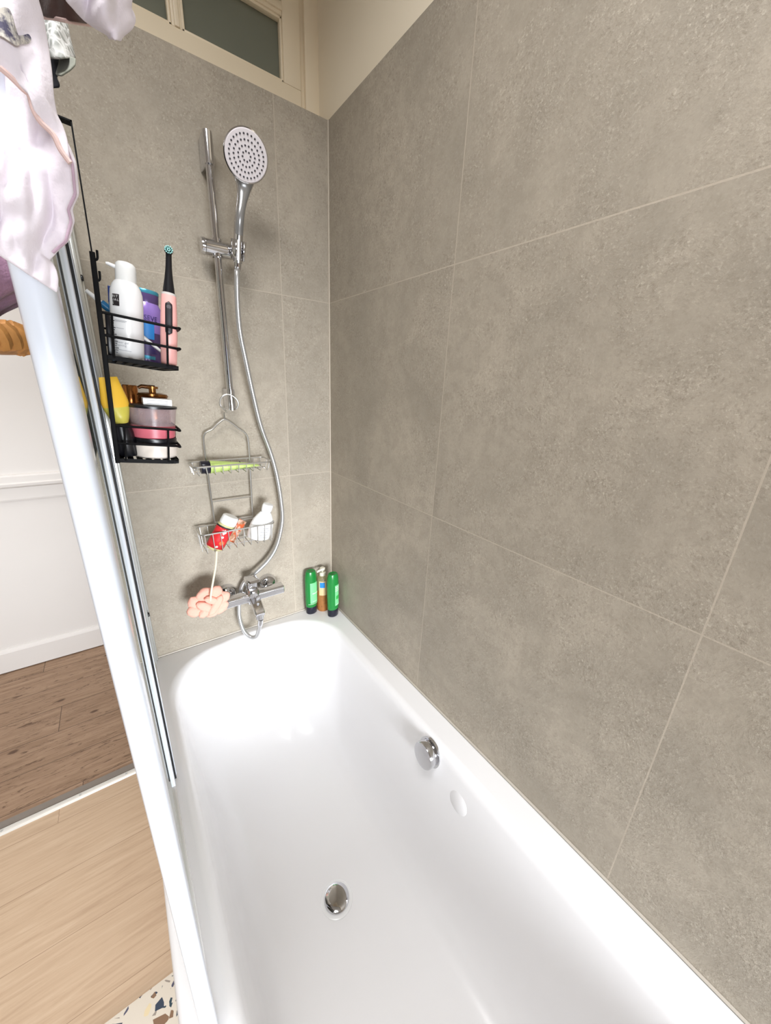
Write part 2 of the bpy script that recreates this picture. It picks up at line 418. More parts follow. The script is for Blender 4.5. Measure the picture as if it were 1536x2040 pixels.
# ------------------------------------------------------------------ the room
XL, YF, ZC, FL = -2.30, -3.40, 2.25, -0.60
DX0, DX1, DZ = -1.62, -0.785, 1.46          # doorway in the back wall
WT = 0.14                                    # back wall thickness
TT = 1.69                                    # top of the tiling
def slab(name, lo, hi, mat, bev=0.0):
    bm = BM(); box(bm, lo, hi, bev); return struct(obj(name, bm, mat, smooth=False))
slab('floor', (XL, YF, FL - 0.05), (0.05, 0.13, FL), M_OAK)
slab('floor_hallway', (XL, 0.13, FL - 0.05), (0.9, 1.2, FL), M_PINE)
slab('ceiling', (XL, YF, ZC), (0.15, WT, ZC + 0.05), M_CEIL)
slab('ceiling_hallway', (XL, WT, ZC), (0.9, 1.2, ZC + 0.05), M_CEIL)
# back wall: tiled section beside the doorway, plain section on the other side, header over the door
slab('wall_back', (DX1, 0.0, FL), (0.1, 0.13, TT), M_TILE_B)
slab('wall_back_left', (XL, 0.0, FL), (DX0, WT, ZC), M_WHITEWALL)
slab('wall_back_header', (DX0, 0.0, DZ), (DX1, WT, TT), M_WHITEWALL)
slab('wall_right', (0.0, YF, FL), (0.1, 0.0, TT), M_TILE_R)
slab('wall_right_upper', (0.012, YF, TT), (0.1, 0.13, ZC), M_PLASTER)
slab('wall_left', (XL - 0.08, YF, FL), (XL, 1.2, ZC), M_WHITEWALL)
# front wall behind the camera, with a window opening
WX0, WX1, WZ0, WZ1 = -1.25, 0.0, 0.0, 1.3
bm = BM()
box(bm, (XL, YF - 0.1, FL), (0.1, YF, WZ0)); box(bm, (XL, YF - 0.1, WZ1), (0.1, YF, ZC))
box(bm, (XL, YF - 0.1, WZ0), (WX0, YF, WZ1)); box(bm, (WX1, YF - 0.1, WZ0), (0.1, YF, WZ1))
struct(obj('wall_front', bm, M_WHITEWALL, smooth=False))
bm = BM()
for x0, x1, z0, z1 in ((WX0, WX1, WZ0, WZ0 + .05), (WX0, WX1, WZ1 - .05, WZ1), (WX0, WX0 + .05, WZ0, WZ1), (WX1 - .05, WX1, WZ0, WZ1), ((WX0 + WX1) / 2 - .03, (WX0 + WX1) / 2 + .03, WZ0, WZ1)):
    box(bm, (x0, YF - 0.08, z0), (x1, YF - 0.03, z1))
struct(obj('window_2', bm, M_CREAM, smooth=False))
# hallway beyond the doorway
slab('wall_hall', (XL, 1.13, FL), (0.9, 1.21, ZC), M_WHITEWALL)
slab('wall_hall_end', (0.9, 0.13, FL), (0.98, 1.2, ZC), M_WHITEWALL)
def prism_x(bm, prof, x0, x1):
    """prof = [(y, z)...] swept along x"""
    a = [bm.verts.new((x0, y, z)) for y, z in prof]; b = [bm.verts.new((x1, y, z)) for y, z in prof]; n = len(prof)
    for i in range(n): bm.faces.new((a[i], a[(i + 1) % n], b[(i + 1) % n], b[i]))
    bm.faces.new(a[::-1]); bm.faces.new(b)
bm = BM(); prism_x(bm, [(1.13, FL + 0.006), (1.112, FL + 0.006), (1.112, FL + 0.118), (1.117, FL + 0.128), (1.123, FL + 0.134), (1.125, FL + 0.140), (1.13, FL + 0.140)], XL, 0.9)
struct(obj('baseboard_hall', bm, M_WHITEWALL, smooth=False))
bm = BM(); prism_x(bm, [(1.13, 0.326), (1.122, 0.328), (1.120, 0.336), (1.120, 0.392), (1.116, 0.397), (1.107, 0.401), (1.105, 0.414), (1.112, 0.420), (1.113, 0.448), (1.118, 0.456), (1.13, 0.458)], XL, 0.9)
struct(obj('trim_1', bm, M_WHITEWALL, smooth=False))
# threshold strip between laminate and boards, with its screws
thr = struct(empty('trim_2', 'pale metal threshold strip with screws across the doorway floor', 'trim'))
bm = BM(); prism_x(bm, [(0.122, FL), (0.126, FL + 0.005), (0.134, FL + 0.007), (0.146, FL + 0.005), (0.150, FL)], DX0, DX1)
obj('strip', bm, plain('threshold_aluminium', srgb(222, 220, 214), 0.3, 0.3), thr)
bm = BM(); box(bm, (DX0, 0.150, FL), (DX1, 0.178, FL + 0.003)); obj('underlay_edge', bm, plain('grey_underlay', srgb(130, 122, 114), 0.7), thr, smooth=False)
for x in (-1.22, -1.005, -0.86, -1.44):
    bm = BM(); lathe(bm, [(0.0045, 0), (0.004, 0.0015), (0, 0.002)], 12, Matrix.Translation((x, 0.136, FL + 0.0062))); obj('screw', bm, M_ALU, thr)
# door lining
bm = BM()
box(bm, (DX1, -0.012, FL), (DX1 + 0.0, 0.16, FL + .01)) if False else None
box(bm, (DX0 - 0.06, -0.015, FL), (DX0, 0.0, DZ + 0.06)); box(bm, (DX0, -0.015, DZ), (DX1, 0.0, DZ + 0.06))
box(bm, (DX1, 0.130, FL), (DX1 + 0.05, 0.150, DZ + .06))
struct(obj('door_1', bm, M_CREAM, smooth=False))
# corner and rim sealant lines
bm = BM(); box(bm, (-0.0035, -0.0035, 0.0), (0.0005, 0.0005, TT), 0.001); struct(obj('trim_3', bm, plain('pale_corner_sealant', srgb(196, 186, 170), 0.5), smooth=False))

# transom window over the tiling (structure)
tw = struct(empty('window_1', 'cream painted interior transom window of small grey panes above the tiles', 'window'))
TY = 0.085
bm = BM()
box(bm, (-0.033, TY, TT - 0.03), (0.03, TY + 0.05, ZC), 0.003)                    # casing by the corner
obj('casing', bm, M_CREAM, tw)
bm = BM(); box(bm, (-0.0475, TY + 0.012, TT - 0.03), (-0.030, TY + 0.05, ZC)); obj('rebate', bm, M_CREAM, tw, smooth=False)
PX = [(-0.372, -0.101), (-0.667, -0.396), (-0.962, -0.691), (-1.257, -0.986), (-1.552, -1.281)]; PZ = [(1.778, 1.922), (1.952, 2.165)]
bm = BM()
box(bm, (DX0, TY, TT - 0.03), (-0.048, TY + 0.045, PZ[0][0]), 0.002)               # bottom rail
box(bm, (DX0, TY, PZ[1][1]), (-0.048, TY + 0.045, ZC), 0.002)
box(bm, (-0.101, TY, PZ[0][0]), (-0.048, TY + 0.045, PZ[1][1]), 0.002)             # stile
box(bm, (DX0, TY, PZ[0][0]), (PX[-1][0], TY + 0.045, PZ[1][1]), 0.002)
obj('sash_frame', bm, M_CREAM, tw)
for i in range(len(PX) - 1):
    bm = BM(); box(bm, (PX[i + 1][1], TY + 0.001, PZ[0][0]), (PX[i][0], TY + 0.044, PZ[1][1]), 0.0015); box(bm, (PX[i + 1][1] + 0.006, TY - 0.004, PZ[0][0]), (PX[i][0] - 0.006, TY + 0.01, PZ[1][1]), 0.002)
    obj('mullion', bm, M_CREAM, tw)
bm = BM(); box(bm, (DX0, TY + 0.001, PZ[0][1]), (-0.101, TY + 0.044, PZ[1][0]), 0.0015); box(bm, (DX0, TY - 0.004, PZ[0][1] + 0.008), (-0.101, TY + 0.01, PZ[1][0] - 0.008), 0.002)
obj('glazing_bar', bm, M_CREAM, tw)
for (x0, x1) in PX:
    for (z0, z1) in PZ:
        bm = BM(); box(bm, (x0 - .003, TY + 0.022, z0 - .003), (x1 + .003, TY + 0.027, z1 + .003)); obj('pane', bm, M_FROST, tw, smooth=False)
        bm = BM()
        b = 0.007
        for lo, hi in (((x0, TY + .004, z0), (x1, TY + .021, z0 + b)), ((x0, TY + .004, z1 - b), (x1, TY + .021, z1)), ((x0, TY + .004, z0), (x0 + b, TY + .021, z1)), ((x1 - b, TY + .004, z0), (x1, TY + .021, z1))):
            box(bm, lo, hi, 0.002)
        obj('glazing_bead', bm, M_CREAM, tw)

# ------------------------------------------------------------------ bathtub
tub = empty('bathtub', 'white built-in acrylic bathtub along the grey tiled wall', 'bathtub', (-0.37, -0.85, FL))
def off(o, p): o.location = -Vector(p.location)      # part meshes are laid out in room coordinates
def tub_part(name, bm, mat, **k):
    o = obj(name, bm, mat, tub, **k); off(o, tub); return o
def rrect(x0, x1, y0, y1, r, z, nc=14, ne=18, bow=0.0):
    pts = []
    cs = [((x1 - r, y1 - r), 0), ((x0 + r, y1 - r), 90), ((x0 + r, y0 + r), 180), ((x1 - r, y0 + r), 270)]
    for i, ((cx, cy), a0) in enumerate(cs):
        for k in range(nc):
            a = math.radians(a0 + 90 * k / (nc - 1)); pts.append(Vector((cx + r * math.cos(a), cy + r * math.sin(a), z)))
        (nx, ny), na = cs[(i + 1) % 4]
        p = pts[-1]; q = Vector((nx + r * math.cos(math.radians(na)), ny + r * math.sin(math.radians(na)), z))
        for k in range(1, ne):
            t = k / ne; w = p.lerp(q, t)
            if i == 0: w.y += bow * 4 * t * (1 - t)
            pts.append(w)
    return pts
OX0, OX1, OY0, OY1 = -0.737, -0.0005, -1.70, -0.0005
IX0, IX1, IY0, IY1 = -0.664, -0.074, -1.62, -0.050
TD = -0.42
rings = [rrect(OX0, OX1, OY0, OY1, 0.012, -0.045), rrect(OX0, OX1, OY0, OY1, 0.012, -0.008), rrect(OX0 + .003, OX1 - .003, OY0 + .003, OY1 - .003, 0.012, -0.002),
         rrect(OX0 + .008, OX1 - .006, OY0 + .008, OY1 - .006, 0.014, 0.0)]
rings.append(rrect(OX0 + .011, OX1 - .009, OY0 + .011, OY1 - .009, 0.016, 0.0))
rings.append(rrect(IX0 - .010, IX1 + .012, IY0 - .012, IY1 + .012, 0.19, 0.0, bow=.012)); rings.append(rrect(IX0 - .007, IX1 + .009, IY0 - .009, IY1 + .009, 0.19, 0.0, bow=.012))
for ins, z, wb in ((-.003, -.0015, 1), (0.004, -.0055, 1), (0.010, -.014, 1), (0.014, -.030, 1), (0.022, -.10, 1.3), (0.033, -.20, 1.6), (0.045, -.29, 1.9), (0.058, -.345, 2.1), (0.075, -.382, 2.2), (0.098, -.405, 2.2), (0.130, -.417, 2.0), (0.175, TD, 1.8)):
    rings.append(rrect(IX0 + ins, IX1 - ins, IY0 + ins * wb * 1.4, IY1 - ins * wb, max(0.07, 0.19 - max(0, ins - .03) * 0.85), z, bow=.012))
bm = BM(); vs = grid_surface(bm, rings, closed_u=True)
# floor of the tub
c = bm.verts.new((-0.369, -0.835, TD - 0.002)); last = vs[-1]
for k in range(len(last)): bm.faces.new((last[k], last[(k + 1) % len(last)], c))
sh = tub_part('basin', bm, M_TUB, angle=60)
bm = BM(); box(bm, (-0.720, -1.70, FL), (-0.700, -0.0005, -0.02)); tub_part('front_panel', bm, M_TUB, smooth=False)
bm = BM(); prism_x(bm, [(-0.0005, 0.0), (-0.0045, 0.0), (-0.0038, 0.002), (-0.0025, 0.0035), (-0.0005, 0.004)], -0.715, -0.001)
tmp = [(-0.0005, 0.0), (-0.0045, 0.0), (-0.0038, 0.002), (-0.0025, 0.0035), (-0.0005, 0.004)]
a = [bm.verts.new((x, -0.002, z)) for x, z in tmp]; b = [bm.verts.new((x, -1.70, z)) for x, z in tmp]
for i in range(5): bm.faces.new((a[i], a[(i + 1) % 5], b[(i + 1) % 5], b[i]))
tub_part('sealant', bm, M_SEAL)['label'] = 'pale sealant bead where the rim meets the tiles'
# waste plug
W = Vector((-0.378, -0.752, TD - 0.0005))
bm = BM(); lathe(bm, [(0.0, 0.001), (0.030, 0.0012), (0.040, 0.0015), (0.043, 0.0005), (0.044, -0.001)], 40, Matrix.Translation(W)); tub_part('drain_recess', bm, M_WHITEP)
bm = BM(); lathe(bm, [(0.0335, 0.001), (0.0348, 0.004), (0.0342, 0.007), (0.031, 0.0092), (0.020, 0.0098), (0, 0.0102)], 40, Matrix.Translation(W)); dp_ = tub_part('drain_plug', bm, M_CHROME); dp_['label'] = 'round chrome drain plug'
# overflow knob on the right wall of the tub
KN = Vector((-0.0885, -0.772, -0.045)); kz = Vector((-1, 0.03, 0.10))
bm = BM(); lathe(bm, [(0.041, -0.004), (0.041, 0.003), (0.036, 0.004), (0.0, 0.004)], 40, M4(KN, kz)); ok = tub_part('overflow_plate', bm, M_CHROME)
bm = BM(); lathe(bm, [(0.033, 0.004), (0.033, 0.010), (0.036, 0.011), (0.037, 0.013), (0.037, 0.026), (0.0355, 0.029), (0.031, 0.030), (0, 0.0305)], 44, M4(KN, kz)); ok = tub_part('overflow_knob', bm, M_CHROME); ok['label'] = 'chrome turning knob of the overflow'
bm = BM(); lathe(bm, [(0.030, -0.004), (0.030, 0.0022), (0.0285, 0.0030), (0.0, 0.0032)], 36, M4(Vector((-0.0925, -0.895, -0.092)), (-1, 0, 0.13))); tub_part('blanking_cap', bm, M_TUB)

# ------------------------------------------------------------------ bath screen
SH = 1.30
scr = empty('bath_screen', 'folding glass bath screen with white profiles, seen nearly edge-on', 'bath screen', (-0.693, -0.5, 0.0))
def sp(name, bm, mat, **k):
    o = obj(name, bm, mat, scr, **k); off(o, scr); return o
bm = BM(); box(bm, (-0.708, -0.022, 0.002), (-0.679, -0.001, SH), 0.004); box(bm, (-0.700, -0.040, 0.002), (-0.684, -0.020, SH), 0.003); sp('wall_profile', bm, M_ALU)
for (u, v) in ((172, 555), (297, 1224)):
    p = onY(u, v, -0.03); bm = BM(); lathe(bm, [(0.007, -0.004), (0.007, 0.003), (0.0055, 0.005), (0, 0.0055)], 20, M4((-0.6845, -0.03, p.z), (1, 0, 0)) @ Matrix.Diagonal((1, 1, 1, 1))); sp('screw_cap', bm, M_BLACKP)
bm = BM(); box(bm, (-0.696, -0.475, 0.012), (-0.691, -0.030, SH - 0.004), 0.0008); sp('glass_pane', bm, M_GLASS, smooth=False)
bm = BM(); box(bm, (-0.699, -0.945, 0.012), (-0.694, -0.515, SH - 0.004), 0.0008); sp('glass_pane', bm, M_GLASS, smooth=False)
bm = BM(); box(bm, (-0.703, -0.500, 0.006), (-0.684, -0.470, SH), 0.004); box(bm, (-0.703, -0.530, 0.006), (-0.6895, -0.503, SH), 0.003); sp('hinge_profile', bm, M_WHITEMETAL)
bm = BM(); box(bm, (-0.6900, -0.5035, 0.004), (-0.6858, -0.4985, SH - .02))
for k in range(150):
    z = 0.02 + k * 0.0083 + random.uniform(-.002, .002); w = random.uniform(0.0006, 0.0020)
    box(bm, (-0.6890 - w, -0.5050, z), (-0.6880, -0.5030, z + random.uniform(0.002, 0.006)))
sl = sp('seal_strip', bm, M_SATIN, smooth=False); sl['label'] = 'black ragged seal between the folding panes'
bm = BM()
prof = [(-0.0105, 0.016), (-0.0105, -0.012), (-0.0085, -0.017), (-0.004, -0.0195), (0.001, -0.0195), (0.0055, -0.0175), (0.0085, -0.013), (0.0095, -0.006), (0.0095, 0.016)]
cx, cy = -0.6965, -0.953
lo_ = [bm.verts.new((cx + x, cy + y, 0.004)) for x, y in prof]; hi_ = [bm.verts.new((cx + x, cy + y, SH)) for x, y in prof]; n = len(prof)
for i in range(n): bm.faces.new((lo_[i], lo_[(i + 1) % n], hi_[(i + 1) % n], hi_[i]))
bm.faces.new(lo_); bm.faces.new(hi_[::-1])
er = sp('edge_profile', bm, M_WHITEMETAL, angle=50); er['label'] = 'white rounded upright of the near edge'
bm = BM(); box(bm, (-0.7035, -0.940, 0.001), (-0.6895, -0.505, 0.014), 0.003); box(bm, (-0.702, -0.470, 0.001), (-0.6875, -0.035, 0.014), 0.003); sp('bottom_gasket', bm, M_WHITEP)

# ------------------------------------------------------------------ bath mat
mt = empty('bath_mat', 'cream terrazzo-patterned bath mat lying on the wooden floor beside the bathtub', 'bath mat', (-1.02, -0.79, FL))
bm = BM(); box(bm, (-0.29, -0.225, 0.0), (0.255, 0.225, 0.009), 0.003); obj('slab', bm, M_TERR, mt)

# ------------------------------------------------------------------ shower rail, hand shower, hose
BX, BY = -0.370, -0.055
rail = empty('shower_rail', 'chrome vertical shower slide rail fixed to the back tiles', 'shower rail', (BX, 0, 0.84))
def rp(name, bm, mat=None, par=None, **k):
    o = obj(name, bm, mat or M_CHROME, par or rail, **k)
    if par is None: off(o, rail)
    return o
bm = BM(); tube(bm, [(BX, BY, 0.850), (BX, BY, 1.47)], 0.0098, 24); rp('bar', bm)
for z0, z1 in ((1.452, 1.520), (0.843, 0.905)):
    bm = BM(); box(bm, (BX - 0.011, -0.060, z0), (BX + 0.013, -0.0005, z1), 0.003, seg=3); tube(bm, [(BX, BY - .003, z0), (BX, BY - .003, z1)], 0.0115, 24); rp('bracket', bm)
SZ = 1.270
bm = BM(); tube(bm, [(BX - 0.030, BY, SZ), (BX + 0.048, BY, SZ)], 0.0185, 28); tube(bm, [(BX, BY, SZ - .022), (BX, BY, SZ + .022)], 0.014, 20); sl_ = rp('slider', bm)
bm = BM(); tube(bm, [(BX - 0.040, BY, SZ), (BX - 0.0335, BY, SZ), (BX - 0.032, BY, SZ), (BX - 0.030, BY, SZ)], [0.019, 0.0205, 0.0205, 0.0185], 28); o = obj('slider_knob', bm, M_CHROME, sl_)
HB = Vector((-0.3225, -0.086, SZ))                # holder fork
bm = BM()
HDIR = Vector((0.045, -0.26, 1.0)).normalized()
for a0 in range(14):
    pass
rowsa = []
for zz in (-0.024, 0.022):
    r0 = []
    for k in range(19):
        a = math.radians(-150 + 300 * k / 18 + 100); r0.append((0.0165 + (0.0015 if zz > 0 else 0)) * Vector((math.cos(a), math.sin(a), 0)) + Vector((0, 0, zz)))
    rowsa.append(r0)
grid_surface(bm, rowsa); bmesh.ops.transform(bm, matrix=M4(HB, HDIR), verts=bm.verts)
o = obj('holder', bm, M_CHROME, sl_); solidify(o, 0.004, 0)
bm = BM(); box(bm, (BX + 0.044, BY - 0.020, SZ - 0.016), (BX + 0.0565, BY + 0.014, SZ + 0.016), 0.004); obj('holder_arm', bm, M_CHROME, sl_)

hs = empty('hand_shower', 'round chrome hand shower with pale spray face in the rail holder', 'hand shower', HB - HDIR * 0.03)
HC = Vector((-0.3045, -0.150, 1.4575)); HN = Vector((-0.125, -0.866, -0.48)).normalized()
HXd = Vector((1, 0, 0)); HXd = (HXd - HN * HXd.dot(HN)).normalized()
HR = 0.0565
def hp(name, bm, mat, par=None, **k):
    o = obj(name, bm, mat, par or hs, **k)
    if par is None: off(o, hs)
    return o
bm = BM(); lathe(bm, [(0, -0.026), (0.020, -0.0255), (0.036, -0.021), (0.046, -0.013), (0.0517, -0.005), (0.0527, 0.0), (0.0524, 0.004), (0.050, 0.005)], 56, M4(HC, HN, HXd)); hp('head', bm, M_CHROME)
bm = BM(); lathe(bm, [(0.0502, 0.0), (0.0502, 0.005), (0.0485, 0.0066), (0, 0.0072)], 56); fp = hp('spray_plate', bm, M_FACE, None); fp.matrix_local = Matrix.Translation(-Vector(hs.location)) @ M4(HC, HN, HXd)
nb = BM(); lathe(nb, [(0.0021, 0.0), (0.0020, 0.0012), (0.0012, 0.0018), (0, 0.0019)], 10)
nz0 = obj('nozzle', nb, M_NOZ, fp); first = True
for cnt, rr in ((8, 0.0095), (15, 0.0195), (22, 0.0300), (29, 0.0405)):
    for k in range(cnt):
        a = 2 * PI * (k + 0.3) / cnt
        o = nz0 if first else nz0.copy()
        if not first: link(o, fp)
        o.location = (rr * math.cos(a), rr * math.sin(a), 0.0068); first = False
up = (HXd.cross(HN)); up = up if up.z > 0 else -up
hb = HB - HDIR * 0.030
path = smooth_path([hb, HB + HDIR * 0.03, HB + HDIR * 0.075 + Vector((0.001, -0.004, 0)), HC - up * 0.066 - HN * 0.010, HC - up * 0.034 - HN * 0.0085], 8)
def ellipse_loft(pts, wid, thk, xd, seg=24):
    bm = BM(); secs = []
    for i, p in enumerate(pts):
        t_ = (pts[min(i + 1, len(pts) - 1)] - pts[max(i - 1, 0)]).normalized(); x_ = (xd - t_ * xd.dot(t_)).normalized(); y_ = t_.cross(x_)
        secs.append([p + x_ * (wid[i] * math.cos(2 * PI * k / seg)) + y_ * (thk[i] * math.sin(2 * PI * k / seg)) for k in range(seg)])
    g = grid_surface(bm, secs, closed_u=True); bm.faces.new(g[0]); bm.faces.new(g[-1][::-1]); return bm
wid = []; thk = []
for i in range(len(path)):
    t = i / (len(path) - 1); f = max(0, (t - 0.58) / 0.42); wid.append(0.0120 + 0.026 * f ** 1.6); thk.append(0.0122 - 0.0032 * f)
hp('handle', ellipse_loft(path, wid, thk, HXd), M_CHROME)
k0 = 9
front = [p + HN * (th_ * 0.52) for p, th_ in zip(path, thk)][k0:]
hp('grip_front', ellipse_loft(front, [w_ * 0.84 for w_ in wid[k0:]], [th_ * 0.62 for th_ in thk[k0:]], HXd), M_GREYP)
hose_px = [(472, 545), (473, 600), (478, 660), (490, 720), (505, 790), (520, 850), (540, 905), (552, 950), (560, 1000), (562, 1040), (552, 1085), (535, 1115), (510, 1140), (492, 1153), (482, 1168), (478.5, 1185)]
hpts = [hb + HDIR * 0.004, hb - HDIR * 0.018]
ny = len(hose_px)
for i, (u, v) in enumerate(hose_px): hpts.append(onY(u, v, -0.092 + 0.052 * min(1, i / 6) - (0.0 if i < 12 else 0.0) + (0.010 if i >= 13 else 0)))
for (u, v), y in zip([(476, 1205), (477, 1230), (485, 1255), (499, 1269), (511, 1267), (517, 1250), (519, 1236)], (-0.033, -0.045, -0.065, -0.085, -0.098, -0.104, -0.107)): hpts.append(onY(u, v, y))
hose = empty('shower_hose', 'silver flexible shower hose looping from hand shower to bath tap', 'hose', hpts[0])
sm = smooth_path(hpts, 8)
bm = BM(); tube(bm, sm, 0.0074, 14); o = obj('flexible_tube', bm, M_HOSE, hose); off(o, hose)
for a_, b_ in ((sm[0], sm[6]), (sm[-1], sm[-6])):
    d_ = (a_ - b_).normalized(); bm = BM(); tube(bm, [a_ + d_ * .004, a_ - d_ * 0.010, a_ - d_ * 0.022, a_ - d_ * 0.024], [0.0098, 0.0098, 0.0088, 0.0076], 18); o = obj('connector', bm, M_CHROME, hose); off(o, hose)

# ------------------------------------------------------------------ bath mixer tap
MX, MY, MZ = -0.360, -0.070, 0.183
tap = empty('bath_mixer_tap', 'chrome lever bath mixer tap on the back tiles above the rim', 'tap', (MX, 0, MZ))
def tp(name, bm, mat=None, **k):
    o = obj(name, bm, mat or M_CHROME, tap, **k); off(o, tap); return o
for x in (-0.436, -0.284):
    bm = BM(); lathe(bm, [(0.035, 0.0), (0.035, 0.004), (0.034, 0.012), (0.029, 0.022), (0.020, 0.030), (0.0135, 0.034), (0.0135, 0.062)], 36, M4((x, -0.0005, MZ), (0, -1, 0))); tp('wall_flange', bm)
bm = BM()
sec = []
for x, s in ((-0.2455, 0.90), (-0.2475, 1.0), (-0.462, 1.0), (-0.464, 0.90)):
    sec.append([Vector((x, MY + s * yy, MZ + s * zz)) for yy, zz in [(0.018, -0.014), (0.018, 0.012), (0.015, 0.0155), (-0.012, 0.0155), (-0.0175, 0.0125), (-0.0190, 0.009), (-0.0190, -0.011), (-0.0165, -0.0155), (0.015, -0.0165)]])
g = grid_surface(bm, sec, closed_u=True); bm.faces.new(g[0]); bm.faces.new(g[-1][::-1])
tp('body', bm, angle=40)
# central cartridge block, lever and spout
bm = BM(); lathe(bm, [(0.0235, -0.024), (0.0245, -0.010), (0.0245, 0.022), (0.022, 0.030), (0.019, 0.034), (0, 0.034)], 32, M4((MX, MY - 0.002, MZ), (0, -0.10, 1))); tp('cartridge', bm)
bm = BM(); obox(bm, Matrix.Translation((MX, MY + 0.002, MZ + 0.050)) @ Matrix.Rotation(0.20, 4, 'X'), (0.038, 0.037, 0.052), 0.008)
secs = []
for t, w, h in ((0.0, 0.021, 0.014), (0.25, 0.021, 0.013), (0.6, 0.019, 0.008), (0.92, 0.0175, 0.006), (1.0, 0.0155, 0.004)):
    cpt = Vector((MX, MY + 0.016, MZ + 0.060)).lerp(Vector((MX, MY - 0.048, MZ + 0.080)), t)
    nn = Vector((0, 0.44, 0.9))
    secs.append([cpt + Vector((w * a_, 0, 0)) + nn * (h * b_) for a_, b_ in ((-1, -.7), (-.8, -1), (.8, -1), (1, -.7), (1, .7), (.8, 1), (-.8, 1), (-1, .7))])
g = grid_surface(bm, secs, closed_u=True); bm.faces.new(g[0]); bm.faces.new(g[-1][::-1])
tp('lever', bm, angle=45)
bm = BM(); secs = []
for y, z, w, h in ((-0.078, -0.006, 0.019, 0.016), (-0.100, -0.014, 0.0185, 0.014), (-0.124, -0.026, 0.018, 0.0125), (-0.142, -0.037, 0.0172, 0.0120), (-0.147, -0.042, 0.015, 0.0105)):
    cpt = Vector((MX + 0.002, y, MZ + z)); nn = Vector((0, -0.42, 0.9))
    secs.append([cpt + Vector((w * a_, 0, 0)) + nn * (h * b_) for a_, b_ in ((-1, -.6), (-.75, -1), (.75, -1), (1, -.6), (1, .6), (.8, 1), (-.8, 1), (-1, .6))])
g = grid_surface(bm, secs, closed_u=True); bm.faces.new(g[0]); bm.faces.new(g[-1][::-1])
tp('spout', bm, angle=45)
bm = BM(); tube(bm, [(MX + .002, -0.134, MZ - 0.036), (MX + .002, -0.137, MZ - 0.062)], 0.0135, 24); tp('aerator', bm)
bm = BM(); tube(bm, [(MX + .003, -0.112, MZ - 0.022), (MX + .003, -0.109, MZ - 0.074)], 0.0095, 18); tp('hose_outlet', bm)
bm = BM(); lathe(bm, [(0.0065, 0), (0.0065, 0.004), (0.005, 0.006), (0, 0.006)], 18, M4((MX + .002, -0.121, MZ - 0.0135), (0, -0.42, 0.9))); tp('diverter_knob', bm)

# ------------------------------------------------------------------ chrome wire caddy hanging on the rail
cad = empty('wire_shower_caddy', 'chrome two-tier wire caddy hanging from the foot of the shower rail', 'shower caddy', (-0.385, -0.02, 0.40))
def cp(name, bm, mat=None, **k):
    o = obj(name, bm, mat or M_STEEL, cad, **k); off(o, cad); return o
YB = -0.022
bm = BM()
tube(bm, smooth_path([(-0.451, YB, 0.470), (-0.453, YB, 0.60), (-0.455, YB, 0.735), (-0.449, YB, 0.768), (-0.425, YB, 0.782), (-0.408, YB, 0.798), (-0.386, YB, 0.811), (-0.364, YB, 0.798), (-0.345, YB, 0.781), (-0.326, YB, 0.765), (-0.318, YB, 0.735), (-0.3205, YB, 0.60), (-0.324, YB, 0.470)], 6), 0.0028, 8)
for z in (0.545, 0.471): tube(bm, [(-0.453, YB, z), (-0.323, YB, z + 0.001)], 0.0024, 8)
cp('hanger_frame', bm)
bm = BM()
tube(bm, smooth_path([(-0.386, YB, 0.812), (-0.388, -0.030, 0.832), (-0.387, -0.055, 0.838), (-0.406, -0.070, 0.858), (-0.402, -0.076, 0.880), (-0.383, -0.078, 0.890), (-0.364, -0.078, 0.882), (-0.354, -0.076, 0.864), (-0.360, -0.072, 0.848)], 6), 0.0024, 8)
cp('hook', bm)
def basket(x0, x1, y0, y1, zt, zb, nfront, nside, rc=0.016):
    bm = BM()
    def loop(z, ins=0.0):
        return [Vector((p.x, p.y, z)) for p in rrect(x0 + ins, x1 - ins, y0 + ins, y1 - ins, rc, z, 6, 2)]
    tube(bm, loop(zt), 0.0026, 8, closed=True)
    if zt - zb > .05: pass
    tube(bm, [(x0 + .012, y1 - .004, zb), (x1 - .012, y1 - .004, zb)], 0.0022, 8); tube(bm, [(x0 + .012, (y0 + y1) / 2, zb), (x1 - .012, (y0 + y1) / 2, zb)], 0.0022, 8)
    for k in range(nfront):
        x = x0 + 0.012 + (x1 - x0 - 0.024) * k / (nfront - 1)
        xb = x0 + 0.016 + (x1 - x0 - 0.032) * k / (nfront - 1)
        tube(bm, [(x, y0, zt), (xb, y0 + .004, zb + .003), (xb, y0 + .008, zb - .001), (xb, y1 - .008, zb - .001), (xb, y1 - .004, zb + .003), (x, y1, zt)], 0.0015, 6)
    for k in range(nside):
        y = y0 + (y1 - y0) * (k + 1) / (nside + 1)
        tube(bm, [(x0, y, zt), (x0 + .005, y, zb)], 0.0015, 6); tube(bm, [(x1, y, zt), (x1 - .005, y, zb)], 0.0015, 6)
    return bm
o = cp('upper_basket', basket(-0.508, -0.270, -0.110, -0.020, 0.682, 0.656, 10, 2))
o = cp('lower_basket', basket(-0.511, -0.272, -0.105, -0.020, 0.464, 0.398, 10, 2))

